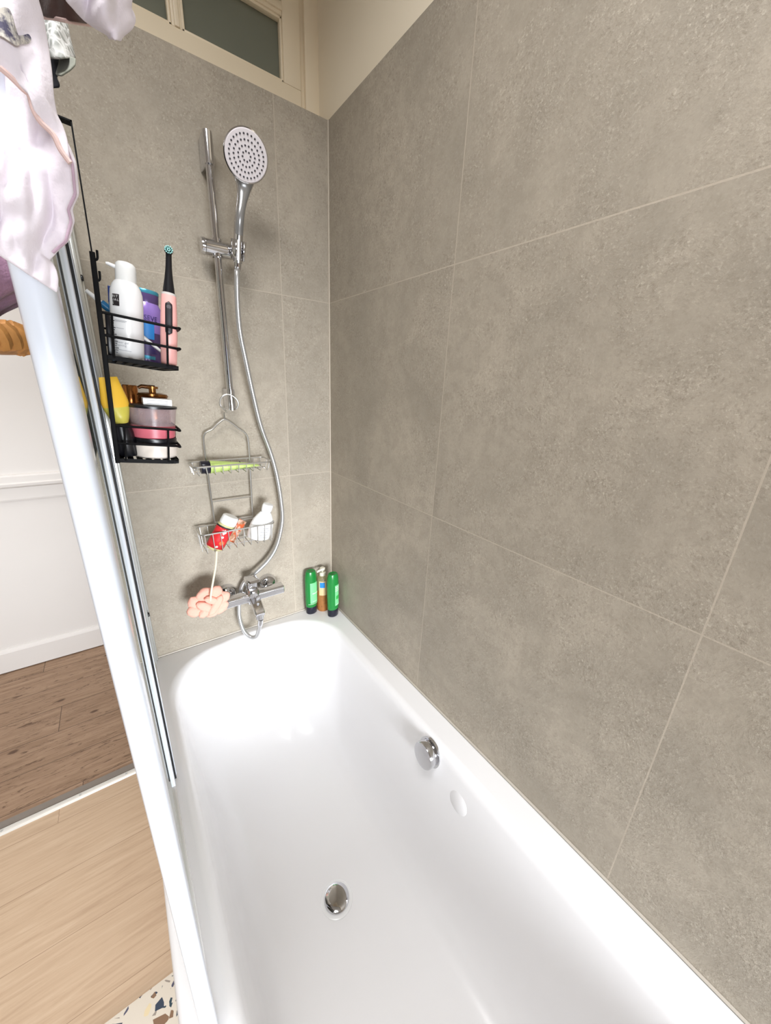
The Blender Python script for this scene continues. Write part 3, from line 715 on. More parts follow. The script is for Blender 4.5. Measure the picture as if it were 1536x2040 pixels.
# lime tube lying in the upper basket
def axis_thing(name, label, cat, p0, p1, x=None, group=None):
    p0 = Vector(p0); p1 = Vector(p1)
    o = empty(name, label, cat, p0, frameZ(p1 - p0, x), group); return o, (p1 - p0).length
g1, L = axis_thing('cosmetic_tube', 'lime green tube with black cap lying in the upper wire basket', 'tube', (-0.480, -0.066, 0.6725), (-0.306, -0.062, 0.6665), (0, 0, 1))
bm = BM(); lathe(bm, [(0.0, 0.0), (0.0185, 0.0), (0.0198, 0.002), (0.0198, 0.024), (0.0185, 0.026)], 28); obj('cap', bm, M_NAVYP, g1)
bm = BM(); secs = []
for t in (0, .15, .35, .6, .8, .93, 1.0):
    rx = 0.0186 * (1 - t) ** 0.8 + 0.0016; ry = 0.0186 + 0.0075 * t; z = 0.026 + (L - 0.026) * t
    secs.append([Vector((rx * math.cos(2 * PI * k / 28), ry * math.sin(2 * PI * k / 28), z)) for k in range(28)])
g = grid_surface(bm, secs, closed_u=True); bm.faces.new(g[0]); bm.faces.new(g[-1][::-1])
tb = obj('tube_body', bm, M_LIME, g1)
bm = BM()
for zz, w in ((0.052, 0.010), (0.086, 0.007), (0.118, 0.012)):
    box(bm, (0.0105 - zz * .03, -0.004 - w / 2, zz), (0.0112 - zz * .03 + .004, -0.004 + w / 2, zz + 0.0016))
split_loose(obj('print_line', bm, M_INK, tb, smooth=False))

# things in the lower basket
def prism_bottle(prof, sx, sy, seg=28): bm = BM(); lathe(bm, prof, seg, None, sx, sy); return bm
rb, L = axis_thing('shower_gel_bottle', 'red labelled bottle with white cap leaning in the lower wire basket', 'bottle', onY(426, 1093, -0.072), onY(461, 1028, -0.082), (0.2, -1, 0.1))
bm = BM(); lathe(bm, [(0, 0), (0.020, 0.0), (0.0255, 0.006), (0.0265, 0.02), (0.0265, L - 0.036), (0.024, L - 0.031), (0.021, L - 0.029)], 28, None, 0.78, 1.0); body = obj('bottle_body', bm, M_OLIVE, rb)
bm = BM(); lathe(bm, [(0.0195, L - 0.032), (0.0235, L - 0.029), (0.0245, L - 0.022), (0.0235, L - 0.003), (0.020, L), (0, L + .0005)], 28, None, 0.86, 1.0); obj('cap', bm, M_WHITEP, rb)
bm = BM(); rows = []
for z in (0.010, L * .3, L * .6, L - 0.041): rows.append([(0.0268 * .78 * math.cos(a), 0.0270 * math.sin(a), z) for a in [math.radians(-95 + 140 * k / 12) for k in range(13)]])
grid_surface(bm, rows); fl_ = obj('front_label', bm, M_RED, body); solidify(fl_, 0.0004, 1)
bm = BM(); rows = []
for z in (L - 0.041, L - 0.036): rows.append([(0.0268 * .78 * math.cos(a), 0.0270 * math.sin(a), z) for a in [math.radians(-95 + 140 * k / 12) for k in range(13)]])
grid_surface(bm, rows); fl2 = obj('label_band', bm, M_INK, body); solidify(fl2, 0.0005, 1)
def spot(parent, y, z, ry, rz, mat, name, up_=0.0212):
    bm = BM(); vs_ = [bm.verts.new((up_ * math.cos(y / .0268) + .0008, y + ry * math.cos(2 * PI * k / 14), z + rz * math.sin(2 * PI * k / 14))) for k in range(14)]; bm.faces.new(vs_)
    o = obj(name, bm, mat, parent, smooth=False); solidify(o, 0.0004, 1); return o
bm = BM(); vs_ = [bm.verts.new((0.0216, -0.006 + a_, 0.072 + b_)) for a_, b_ in ((-.007, 0), (0, -.010), (.007, 0), (0, .010))]; bm.faces.new(vs_); o = obj('label_emblem', bm, M_WHITEP, fl_, smooth=False); solidify(o, 0.0005, 1)
spot(fl_, 0.002, 0.034, 0.0075, 0.0075, M_ORANGE, 'label_fruit'); spot(fl_, -0.004, 0.054, 0.004, 0.004, M_WHITEP, 'label_flower'); spot(fl_, -0.006, 0.018, 0.0035, 0.0035, M_WHITEP, 'label_flower')

for ch in rb.children: ch.scale = (1.12, 1.12, 1.0)
sc_, L = axis_thing('sachet', 'brown and orange patterned sachet behind the red bottle in the lower basket', 'sachet', (-0.412, -0.046, 0.405), (-0.362, -0.040, 0.468), (0.5, -1, 0))
bm = BM(); secs = []
for t in (0, .06, .2, .5, .8, .94, 1):
    ry = 0.0175; rx = 0.001 + 0.007 * math.sin(PI * min(1, max(0, t)))
    secs.append([Vector((rx * math.cos(2 * PI * k / 20), ry * math.sin(2 * PI * k / 20), L * t)) for k in range(20)])
g = grid_surface(bm, secs, closed_u=True); bm.faces.new(g[0]); bm.faces.new(g[-1][::-1])
obj('pouch', bm, M_SACHET, sc_); bm = BM(); box(bm, (-0.0012, -0.018, -0.003), (0.0012, 0.018, 0.003)); obj('sealed_edge', bm, M_ORANGE, sc_, smooth=False)
wb, L = axis_thing('lotion_bottle', 'white lotion bottle tilted at the right of the lower wire basket', 'bottle', (-0.3235, -0.066, 0.404), (-0.2845, -0.084, 0.530), (0.2, -1, 0))
bm = BM(); lathe(bm, [(0, 0.0), (0.026, 0.0), (0.033, 0.005), (0.035, 0.014), (0.0355, 0.035), (0.034, 0.055), (0.029, 0.074), (0.022, 0.090), (0.0165, 0.100), (0.0155, 0.103)], 32, None, 0.85, 1.22); body = obj('bottle_body', bm, M_WHITEP, wb)
bm = BM(); lathe(bm, [(0.015, 0.101), (0.0152, 0.106), (0.0165, 0.112), (0.0168, L - 0.006), (0.0150, L - 0.001), (0, L)], 28, None, 0.95, 1.12); obj('cap', bm, M_WHITEP, wb)
bm = BM()
for i in range(6): 
    z = 0.016 + i * 0.007; box(bm, (0.0299, -0.017 + (i % 3) * .002, z), (0.0306, 0.014 - (i % 2) * .004, z + 0.0012))
split_loose(obj('print_line', bm, M_MARK, body, smooth=False))

# bath puff on its cord
pf = empty('bath_puff', 'salmon pink mesh bath puff hanging by its cord beside the tap', 'bath puff', onY(418, 1200, -0.115))
C0 = onY(418, 1200, -0.115)
bm = BM()
petals = [((-0.012, 0, 0.034), (0.027, 0.013, 0.022), 0.5), ((0.020, -0.004, 0.034), (0.022, 0.013, 0.024), -0.5), ((-0.044, 0.002, 0.010), (0.020, 0.012, 0.026), 0.2), ((-0.048, -0.002, -0.016), (0.024, 0.013, 0.020), -0.4), ((-0.018, -0.012, -0.004), (0.030, 0.012, 0.016), -0.7),
          ((0.040, -0.004, 0.008), (0.024, 0.013, 0.021), 0.4), ((0.014, -0.016, -0.008), (0.038, 0.011, 0.0145), 0.95), ((0.030, -0.004, -0.026), (0.028, 0.013, 0.022), 0.6), ((0.004, -0.006, -0.034), (0.024, 0.013, 0.017), 0.3), ((-0.022, -0.010, -0.026), (0.020, 0.012, 0.015), 0.8), ((0.0, 0.010, 0.0), (0.046, 0.014, 0.040), 0.0), ((0.004, -0.018, 0.016), (0.024, 0.010, 0.013), -0.6)]
for (px_, py_, pz_), (ra, rb_, rc_), ang in petals:
    r_ = bmesh.ops.create_icosphere(bm, subdivisions=3, radius=1.0)['verts']
    R_ = Matrix.Rotation(-ang, 3, 'Y')
    for v in r_:
        q = v.co.copy(); w = 1 + 0.13 * noise.noise(q * 2.2 + Vector((px_ * 90, pz_ * 90, 0)))
        crease = 1 - 0.35 * math.exp(-(q.z * 5) ** 2) * max(0, -q.y)
        v.co = C0 + Vector((px_, py_, pz_)) + R_ @ Vector((q.x * ra * w, q.y * rb_ * w * crease, q.z * rc_ * w))
o = obj('mesh_ruffles', bm, M_PUFF, pf, angle=80); off(o, pf)
bm = BM(); tube(bm, smooth_path([onY(432, 1100, -0.112) + Vector((0, 0, .004)), onY(430, 1125, -0.118), onY(425, 1155, -0.130), onY(420, 1184, -0.141), C0 + Vector((0, -0.020, 0.012))], 5), 0.0032, 8)
o = obj('cord', bm, M_ROPE, pf); off(o, pf)

# ------------------------------------------------------------------ bottles in the corner of the rim
def green_bottle(loc, rz, label, lines):
    b = empty('shampoo_bottle', label, 'bottle', loc, Matrix.Rotation(rz, 3, 'Z'), 'green bottles on the rim')
    bm = BM(); lathe(bm, [(0, 0.001), (0.0195, 0.0005), (0.0215, 0.003), (0.0225, 0.032), (0.0222, 0.034)], 32, None, 1.08, 0.86); obj('cap', bm, M_NAVYP, b)
    bm = BM(); lathe(bm, [(0.0212, 0.033), (0.0228, 0.036), (0.0232, 0.045), (0.0240, 0.100), (0.0238, 0.155), (0.0228, 0.178), (0.0205, 0.190), (0.0185, 0.197), (0.0165, 0.1985), (0.012, 0.1965), (0, 0.1955)], 36, None, 1.10, 0.86); bd = obj('bottle_body', bm, M_GREEN, b)
    bm = BM(); label_patch(bm, 0.0238, -0.15 if lines else -0.55, 1.15, 0.054, 0.150, 0.0004, 14, 0.86, 1.10); lb = obj('front_label', bm, M_GREENL, bd)
    bm = BM()
    for z0, z1, a0, a1 in ([(0.098, 0.102, -0.2, 1.0), (0.062, 0.064, -0.2, 0.5), (0.050, 0.0515, -0.9, 0.9)] if not lines else [(0.058, 0.0605, 0.0, 1.1)]): label_patch(bm, 0.0238, a0, a1, z0, z1, 0.0010, 10, 0.86, 1.10)
    split_loose(obj('print_line', bm, M_PALE, lb))
    if lines:
        bm = BM(); label_patch(bm, 0.0238, 0.02, 0.92, 0.084, 0.100, 0.0010, 10, 0.86, 1.10); obj('print_block', bm, M_GREENM, lb)
        bm = BM()
        rr = random.Random(5)
        for row in range(3):
            a = -0.1
            while a < 0.85:
                w = rr.uniform(0.06, 0.16); label_patch(bm, 0.0238, a, a + w, 0.139 - row * 0.0085, 0.144 - row * 0.0085, 0.0011, 3, 0.86, 1.10); a += w + 0.05
        split_loose(obj('print_line', bm, M_PALE, lb))
    return b
green_bottle((-0.112, -0.032, 0.0), 0.10, 'left green bottle standing upside down on its black cap on the rim', False)
green_bottle((-0.044, -0.098, 0.0), 0.18, 'right green bottle on its black cap, against the right wall', True)
ab = empty('pump_bottle', 'amber pump bottle with blue label square between the two green bottles', 'bottle', (-0.0590, -0.034, 0.0), Matrix.Rotation(-0.45, 3, 'Z'))
bm = BM(); lathe(bm, [(0, 0.001), (0.024, 0.0005), (0.0252, 0.004), (0.0256, 0.012), (0.0256, 0.100)], 32); obj('bottle_body', bm, M_AMBER, ab)
bm = BM(); lathe(bm, [(0.0256, 0.100), (0.0256, 0.148), (0.024, 0.156), (0.018, 0.163), (0.0135, 0.166), (0.013, 0.168)], 32); bt = obj('bottle_shoulder', bm, M_AMBER_TOP, ab); 
bm = BM(); lathe(bm, [(0.0135, 0.164), (0.0140, 0.166), (0.0140, 0.178), (0.012, 0.180), (0.005, 0.181), (0.005, 0.190), (0.011, 0.1905), (0.0115, 0.198), (0.009, 0.200), (0, 0.200)], 24); tube(bm, [(0, -0.006, 0.195), (-0.018, -0.022, 0.195), (-0.021, -0.025, 0.191)], [0.005, 0.0042, 0.0035], 10); obj('pump', bm, plain('cream_pump_plastic', srgb(226, 222, 206), 0.35), ab)
bm = BM(); label_patch(bm, 0.0256, -0.60, 0.60, 0.080, 0.147, 0.0004); pl_ = obj('front_label', bm, plain('pale_amber_label', srgb(214, 186, 142), 0.4), ab)
bm = BM(); label_patch(bm, 0.0256, -0.45, 0.35, 0.117, 0.142, 0.0009); obj('blue_square', bm, M_BLUE, pl_)

# ------------------------------------------------------------------ black rack hung on the screen
TH = math.radians(3.5)
RO = Vector((-0.678, -0.400, 0.799)); RM = Matrix.Rotation(TH, 3, 'Y')
rk = empty('hanging_rack', 'black two-basket wire rack hooked over the bath screen', 'shower rack', RO, RM)
RW = Matrix.Translation(RO) @ RM.to_4x4(); RI = RW.inverted()
bm = BM()
for y in (-0.130, 0.130):
    obox(bm, Matrix.Translation((0.0, y, 0.148)), (0.007, 0.005, 0.312), 0.001)
for z in (0.0, 0.165, 0.30): tube(bm, [(0, -0.13, z), (0, 0.13, z)], 0.003, 8)
for k in range(1, 8):
    if k % 2: tube(bm, [(0, -0.13 + 0.26 * k / 8, 0.0), (0, -0.13 + 0.26 * k / 8, 0.30)], 0.0018, 6)
obj('frame', bm, M_BLACK, rk)
top = RI @ Vector((-0.6535, -0.40, 1.302)); t2 = RI @ Vector((-0.708, -0.40, 1.306)); t3 = RI @ Vector((-0.711, -0.40, 1.25)); st = Vector((0.001, 0, 0.29))
bm = BM()
def strip(bm, pts, w, th):
    for a_, b_ in zip(pts[:-1], pts[1:]):
        d_ = b_ - a_; obox(bm, Matrix.Translation((a_ + b_) / 2) @ frameZ(d_, (0, 1, 0)).to_4x4(), (w, th, d_.length + th))
strip(bm, [st, top, t2, t3], 0.016, 0.0022); obj('hook', bm, M_BLACK, rk, smooth=False)
for y, z in ((-0.13, 0.298), (-0.125, 0.272)):
    bm = BM(); tube(bm, smooth_path([(0.001, y, z), (0.003, y - .002, z - .004), (0.0055, y - .002, z - .001), (0.006, y - .002, z + 0.009)], 5), 0.0016, 8); obj('side_hook', bm, M_BLACK, rk)
BT = Matrix.Rotation(math.radians(3.0), 4, 'Y')
def rack_basket(name, z0, hs_, depth):
    bm = BM()
    # tray bottom
    x1 = depth
    loop = [(0.0, -0.13), (x1 - .018, -0.13), (x1 - .006, -0.127), (x1, -0.118), (x1, 0.118), (x1 - .006, 0.127), (x1 - .018, 0.13), (0.0, 0.13)]
    a = [bm.verts.new((x, y, 0.0)) for x, y in loop]; b = [bm.verts.new((x, y, -0.007)) for x, y in loop]; n = len(loop)
    for i in range(n): bm.faces.new((a[i], a[(i + 1) % n], b[(i + 1) % n], b[i]))
    # slatted floor: strips along y
    for k in range(7):
        x = 0.006 + (x1 - 0.012) * k / 6; box(bm, (x - 0.0042, -0.129, -0.006), (x + 0.0042, 0.129, -0.002))
    for h in hs_: tube(bm, smooth_path([(0.0, -0.13, h), (x1 - .020, -0.13, h), (x1 - .006, -0.128, h), (x1 + .001, -0.118, h), (x1 + .001, 0.118, h), (x1 - .006, 0.128, h), (x1 - .020, 0.13, h), (0.0, 0.13, h)], 4), 0.0021, 8)
    for x, y in ((x1 - .018, -0.13), (0.012, -0.13), (x1 - .018, 0.13), (x1 + .001, -0.06), (x1 + .001, 0.0), (x1 + .001, 0.06)): tube(bm, [(x, y, -0.003), (x, y, hs_[-1])], 0.0017, 8)
    o = obj(name, bm, M_BLACK, rk, smooth=True, angle=40); o.matrix_local = Matrix.Translation((0, 0, z0)) @ BT; return o
rack_basket('upper_basket', 0.165, (0.028, 0.060), 0.104)
rack_basket('lower_basket', 0.000, (0.026, 0.055), 0.094)
LEAN = math.radians(7.2)
def lean_dir(extra=0.0, fwd=0.0): return Vector((math.sin(LEAN + extra), fwd, math.cos(LEAN + extra)))
def tray_point(xl, yl, upper=True):
    return RW @ Matrix.Translation((0, 0, 0.165 if upper else 0.0)) @ BT @ Vector((xl, yl, 0.0003))
def rack_item(name, label, cat, xl, yl, upper=True, extra=0.0, fwd=0.0, face=0.0, group=None):
    p = tray_point(xl, yl, upper); z = lean_dir(extra, fwd)
    return empty(name, label, cat, p, frameZ(z, (math.cos(face), math.sin(face), 0)), group)
# white foam bottle
wf = rack_item('foam_bottle', 'tall white foam bottle with a small black label square in the black rack', 'bottle', 0.0335, -0.062, True, 0, 0, -0.05)
bm = BM(); lathe(bm, [(0, 0.0), (0.022, 0.0), (0.0238, 0.003), (0.0238, 0.096), (0.0230, 0.106), (0.0202, 0.115), (0.0168, 0.1205), (0.0148, 0.122)], 40); bd = obj('bottle_body', bm, M_WHITEP, wf)
bm = BM(); lathe(bm, [(0.0148, 0.121), (0.0151, 0.1225), (0.0149, 0.141), (0.0141, 0.147), (0.0110, 0.1505), (0.006, 0.1518), (0, 0.152)], 36); cap = obj('spray_cap', bm, plain('pearl_white_plastic', srgb(228, 228, 226), 0.22), wf)
bm = BM(); tube(bm, [(-0.012, 0, 0.1405), (-0.0235, -0.001, 0.1425), (-0.0265, -0.001, 0.1425)], [0.0034, 0.0026, 0.0018], 10); obj('nozzle', bm, M_WHITEP, cap)
bm = BM(); label_patch(bm, 0.0238, -0.92, -0.42, 0.080, 0.0975, 0.0004, 8); lb = obj('black_label', bm, M_INK, bd)
for r_, s_ in enumerate(('RIT', 'UAL', 'S')):
    text_on('lettering', s_, 0.0050, M_WHITEP, lb, Matrix.Rotation(-0.67 - (0.16 if s_ == 'S' else 0), 4, 'Z') @ Matrix.Translation((0, 0, 0.0938 - r_ * 0.0052)), 0.0238, 1.35, lift=0.0012)
text_on('fine_print', 'the ritual of\nfoaming', 0.0036, M_MARK, bd, Matrix.Rotation(-0.45, 4, 'Z') @ Matrix.Translation((0, 0, 0.062)), 0.0238, 1.1) if False else None
text_on('fine_print', 'shower gel\nfoaming', 0.0046, M_MARK, bd, Matrix.Rotation(-0.40, 4, 'Z') @ Matrix.Translation((0, 0, 0.022)), 0.0238, 1.05)
bm = BM()
for z, a0, a1 in ((0.058, -0.8, 0.0), (0.0562, -0.8, -0.1), (0.046, -0.7, -0.2), (0.012, -0.6, 0.2)): label_patch(bm, 0.0238, a0, a1, z, z + 0.0006, 0.0005, 8)
split_loose(obj('print_line', bm, M_MARK, bd))
# purple shampoo bottle
PS = 0.80
pb = rack_item('shampoo_bottle', 'purple shampoo bottle behind the white foam bottle in the black rack', 'bottle', 0.0665, 0.006, True, 0, 0, 0.0)
bm = BM(); lathe(bm, [(0, 0.0), (0.024, 0.0), (0.0270, 0.004), (0.0270, 0.0125)], 36, None, 1.0, 0.7, ); lathe(bm, [(0.0270, 0.0125), (0.0272, 0.056)], 36, None, 1.0, 0.7); obj('bottle_base', bm, M_PURPLED, pb)
bm = BM(); lathe(bm, [(0.0272, 0.056), (0.0270, 0.086), (0.0255, 0.096), (0.021, 0.105), (0.0195, 0.108)], 36, None, 1.0, 0.7); bd = obj('bottle_body', bm, M_PURPLE, pb)
bm = BM(); lathe(bm, [(0.0195, 0.107), (0.0200, 0.109), (0.0200, 0.123), (0.0195, 0.124)], 36, None, 1.0, 0.7, ); cp_ = obj('cap', bm, M_PURPLED, pb)
bm = BM(); lathe(bm, [(0.0202, 0.123), (0.0202, 0.128), (0.019, 0.1295), (0, 0.130)], 36, None, 1.0, 0.7); obj('cap_top', bm, M_TEAL, cp_)
text_on('lettering', 'ELSEVE', 0.0125, M_NAVY, bd, Matrix.Translation((0.0, 0.0072, 0.080)) @ Matrix.Diagonal((1, 1, 1, 1)), 0.0272, 1.0, lift=0.0006, sx=0.86)
bm = BM(); rows = [[(0.0276 * math.sin(a), -0.0276 * .7 * math.cos(a) - .0004, z) for a in [(-0.35 + 0.75 * k / 8) for k in range(9)]] for z in (0.044, 0.072)]
grid_surface(bm, rows); ob_ = obj('blue_emblem', bm, M_BLUE, bd)
bm = BM(); rows = [[(0.0276 * math.sin(a), -0.0276 * .7 * math.cos(a) - .0004, z) for a in [(-0.3 + 0.75 * k / 8) for k in range(9)]] for z in (0.008, 0.014)]
grid_surface(bm, rows); obj('blue_band', bm, M_TEAL, pb)
bm = BM()
for z in (0.036, 0.032, 0.027, 0.023, 0.019): 
    rows = [[(0.0276 * math.sin(a), -0.0276 * .7 * math.cos(a) - .0004, zz) for a in [(-0.3 + (0.5 + 9 * (z * 10 % .05)) * k / 6) for k in range(7)]] for zz in (z, z + .0018)]; grid_surface(bm, rows)
split_loose(obj('print_line', bm, M_NAVY, pb))
# electric toothbrush
tbp = rack_item('electric_toothbrush', 'pink electric toothbrush with black brush head in the black rack', 'toothbrush', 0.0920, -0.094, True, 0.002, 0, -0.12)
bm = BM(); lathe(bm, [(0, 0.0), (0.0105, 0.0), (0.0125, 0.003), (0.0132, 0.05), (0.0128, 0.085), (0.0112, 0.1195)], 32); bd = obj('handle', bm, M_PINKP, tbp)
bm = BM(); lathe(bm, [(0.0112, 0.119), (0.0110, 0.1225), (0.0094, 0.1235)], 28); obj('collar', bm, plain('pale_grey_plastic', srgb(200, 196, 192), 0.35), tbp)
bm = BM(); lathe(bm, [(0.0092, 0.123), (0.0085, 0.130), (0.0062, 0.148), (0.0048, 0.165), (0.0044, 0.183), (0.0046, 0.190), (0.003, 0.194), (0, 0.1945)], 24); bh = obj('brush_stem', bm, M_BLACKP, tbp)
bm = BM(); lathe(bm, [(0.0062, 0.0), (0.0066, 0.003), (0.006, 0.0052), (0, 0.0054)], 22, M4((0, 0.003, 0.1915), (0, -1, 0.1))); hd = obj('brush_plate', bm, M_BLACKP, bh)
bm = BM()
for rr_, cn in ((0.0018, 5), (0.0046, 11)):
    for k in range(cn):
        a = 2 * PI * k / cn; tube(bm, [(rr_ * math.cos(a), -0.002, 0.1915 + rr_ * math.sin(a)), (rr_ * 1.15 * math.cos(a), -0.0075, 0.1915 + rr_ * 1.15 * math.sin(a))], 0.0011, 6)
obj('bristles', bm, plain('mint_bristles', srgb(150, 206, 202), 0.6, var=0.35, scale=400), hd)
bm = BM()
rows = []
for i in range(15):
    t = i / 14; z = 0.052 + 0.056 * t; w = 0.0052 * math.sqrt(max(0.0, 1 - max(0, abs(t - .5) * 2 - 0.78) ** 2 / 0.22 ** 2)) + 0.00005
    R_ = 0.0133 if z < 0.085 else 0.0133 - (z - 0.085) * 0.046
    rows.append([((R_ + .0004) * math.sin(w / R_ * s_), -(R_ + .0004) * math.cos(w / R_ * s_), z) for s_ in (-1, -.5, 0, .5, 1)])
grid_surface(bm, rows); pn = obj('button_panel', bm, plain('charcoal_soft_plastic', srgb(40, 36, 40), 0.45), bd); solidify(pn, 0.0005, 1)
for z, r_ in ((0.099, 0.0034), (0.057, 0.0014)):
    bm = BM(); lathe(bm, [(r_, 0.0), (r_, 0.0008), (0, 0.0009)], 18, M4((0, -0.0136 if z < .08 else -0.0128, z), (0, -1, 0))); obj('button', bm, plain('grey_soft_plastic', srgb(84, 80, 84), 0.5), pn)
for ch in tbp.children: ch.scale.z = 0.945; ch.location.z *= 0.945
# manual toothbrush leaning across the basket
p0 = onY(323, 702, -0.4335); p1 = onY(171, 578, -0.4335)
mtb, L = axis_thing('toothbrush', 'white and blue manual toothbrush lying diagonally behind the foam bottle', 'toothbrush', p0, p1, (0, -1, 0))
bm = BM(); tube(bm, [(0, 0, 0), (0, 0, L * 0.3), (0, 0, L * 0.55)], [0.0025, 0.0032, 0.0035], 12); obj('handle', bm, M_WHITEP, mtb)
bm = BM(); tube(bm, [(0, 0, L * 0.55), (0, 0, L * 0.64), (0, 0, L * 0.82)], [0.0036, 0.0062, 0.0060], 12); obj('blue_grip', bm, M_BLUEH, mtb)
bm = BM(); tube(bm, [(0, 0, L * 0.82), (0, 0, L * 0.88), (0, 0, L)], [0.0035, 0.0040, 0.0032], 12); obj('head', bm, M_WHITEP, mtb)
# dark blue razor handle upright against the frame
p0 = onY(226, 718, -0.402); p1 = onY(219, 571, -0.402)
rz_, L = axis_thing('razor', 'dark blue slim handle standing left of the white foam bottle', 'razor', p0, p1, (0, -1, 0))
bm = BM(); obox(bm, Matrix.Translation((0, 0, L * .44)), (0.0055, 0.0062, L * .88), 0.0012); obj('handle', bm, M_BLUEH, rz_)
bm = BM(); obox(bm, Matrix.Translation((0, 0, L * .90)), (0.0062, 0.0068, L * .22), 0.0012); obj('razor_head', bm, M_DBLUE, rz_)
# black brush tucked by the frame
br_ = rack_item('hair_brush', 'black toothed comb tucked against the frame in the upper rack basket', 'comb', 0.0075, -0.098, True, -0.03, 0, 0)
bm = BM(); box(bm, (-0.003, -0.004, 0.0), (0.004, 0.004, 0.066), 0.0015)
bmc = obj('spine', bm, M_BLACKP, br_)
bm = BM()
for k in range(16): box(bm, (0.004, -0.0012, 0.006 + k * 0.0034), (0.0105 - 0.0045 * k / 16 + (k % 3) * .0012, 0.0012, 0.0076 + k * 0.0034))
obj('teeth', bm, M_BLACKP, br_, smooth=False); br_.name = 'comb'

# lower basket
wj = rack_item('cream_jar', 'white jar with black lid under the clear tub in the lower black basket', 'jar', 0.0600, -0.090, False, -0.062, 0, 0)
bm = BM(); lathe(bm, [(0, 0.0), (0.033, 0.0), (0.0355, 0.003), (0.0358, 0.022), (0.0352, 0.024)], 44); obj('jar_body', bm, M_JAR, wj)
bm = BM(); lathe(bm, [(0.0352, 0.0225), (0.0356, 0.0235), (0.0356, 0.0335), (0.0345, 0.035), (0, 0.035)], 44); obj('lid', bm, M_BLACKP, wj)
ct = empty('clear_tub', 'clear plastic tub with pink contents and black rim on top of the white jar', 'tub', Vector(wj.location) + lean_dir(-0.062) * 0.0352, frameZ(lean_dir(-0.062)))
bm = BM(); lathe(bm, [(0, 0.0004), (0.0325, 0.0004), (0.0338, 0.002), (0.0352, 0.022), (0, 0.022)], 44); obj('contents', bm, M_PINKLIQ, ct)
bm = BM(); lathe(bm, [(0.0352, 0.022), (0.0352, 0.0235), (0.0385, 0.0535)], 44); o = obj('tub_wall', bm, M_CLEAR, ct)
bm = BM(); lathe(bm, [(0.0375, 0.0520), (0.0398, 0.0525), (0.0398, 0.0560), (0.0385, 0.0566), (0.0, 0.0566)], 44); obj('lid', bm, M_BLACKP, ct)
bx_ = empty('small_box', 'small white box lying on the clear tub lid', 'box', Vector(ct.location) + lean_dir(-0.062) * 0.0570 + Vector((0.006, 0, 0)), frameZ(lean_dir(-0.062)))
bm = BM(); box(bm, (-0.020, -0.018, 0.0), (0.0245, 0.020, 0.0115), 0.001); bb = obj('carton', bm, M_WHITEP, bx_)
bm = BM()
for z in (0.003, 0.006, 0.0085): box(bm, (-0.014, -0.0184, z), (0.018, -0.0179, z + .0005))
split_loose(obj('print_line', bm, M_MARK, bb, smooth=False))
bp = rack_item('pump_bottle', 'bronze pump bottle with ribbed neck behind the clear tub', 'bottle', 0.068, -0.022, False, -0.06, 0, 0.0)
bm = BM(); lathe(bm, [(0, 0), (0.026, 0), (0.028, 0.004), (0.028, 0.076), (0.027, 0.084)], 36); bd = obj('bottle_body', bm, M_BRONZE, bp)
bm = BM(); lathe(bm, [(0.0268, 0.083)] + [x for k in range(6) for x in ((0.0272, 0.0842 + k * .0034), (0.0238, 0.0862 + k * .0034))] + [(0.0265, 0.106), (0.024, 0.110), (0.016, 0.1115), (0.006, 0.112), (0.006, 0.119), (0.010, 0.1195), (0.010, 0.1235), (0, 0.124)], 36); cp_ = obj('ribbed_cap', bm, M_BRONZE, bp)
bm = BM(); tube(bm, [(0.004, 0, 0.1215), (-0.018, -0.004, 0.1222), (-0.023, -0.005, 0.1190)], [0.0042, 0.0035, 0.0028], 12); obj('pump_spout', bm, M_BRONZED, cp_)
text_on('lettering', 'N', 0.011, plain('cream_print', srgb(222, 206, 170), 0.4), bd, Matrix.Rotation(-0.95, 4, 'Z') @ Matrix.Translation((0, 0, 0.074)), 0.028, 1.0)
gc = rack_item('bottle', 'copper capped bottle half hidden behind the yellow tube', 'bottle', 0.034, 0.030, False, -0.06, 0, 0)
bm = BM(); lathe(bm, [(0, 0), (0.016, 0), (0.017, 0.003), (0.017, 0.078), (0.013, 0.083)], 28); obj('bottle_body', bm, M_BRONZED, gc)
bm = BM(); lathe(bm, [(0.0128, 0.083), (0.0132, 0.085), (0.0132, 0.118), (0.012, 0.120), (0, 0.120)], 28); obj('cap', bm, plain('copper_cap', srgb(184, 118, 62), 0.22, 0.8), gc)
yt, L = axis_thing('cosmetic_tube', 'yellow squeeze tube standing on its black cap in the lower black basket', 'tube', tray_point(0.0190, -0.100, False) + Vector((0, 0, .001)), atD(215, 751, 0.605), (0.3, -1, 0))
bm = BM(); lathe(bm, [(0, 0), (0.0145, 0), (0.0160, 0.003), (0.0152, 0.040), (0.0110, 0.062)], 28, None, 0.9, 1.0); obj('cap', bm, M_BLACKP, yt)
bm = BM()
for y in (-0.008, 0.008): box(bm, (-0.004, y - .003, 0.056), (0.004, y + .003, 0.070), 0.001)
obj('cap_lugs', bm, M_BLACKP, yt)
def tube_secs(t0, t1, n=6):
    out = []
    for i in range(n + 1):
        t = t0 + (t1 - t0) * i / n; rx = 0.019 * (1 - t) ** 0.7 * min(1, 0.7 + t * 2.2) + 0.0012; ry = 0.0110 + 0.0095 * math.sin(min(1, t * 1.9) * PI / 2) - 0.0075 * max(0, t - 0.45) / 0.55; z = 0.058 + (L - 0.058) * t
        out.append([Vector((rx * math.cos(2 * PI * k / 28), ry * math.sin(2 * PI * k / 28), z)) for k in range(28)])
    return out
bm = BM(); grid_surface(bm, tube_secs(0.0, 0.36), closed_u=True); obj('printed_shoulder', bm, M_YGREEN, yt)
bm = BM(); g = grid_surface(bm, tube_secs(0.36, 1.0, 10), closed_u=True); bm.faces.new(g[-1][::-1]); obj('tube_body', bm, M_YELLOW, yt)

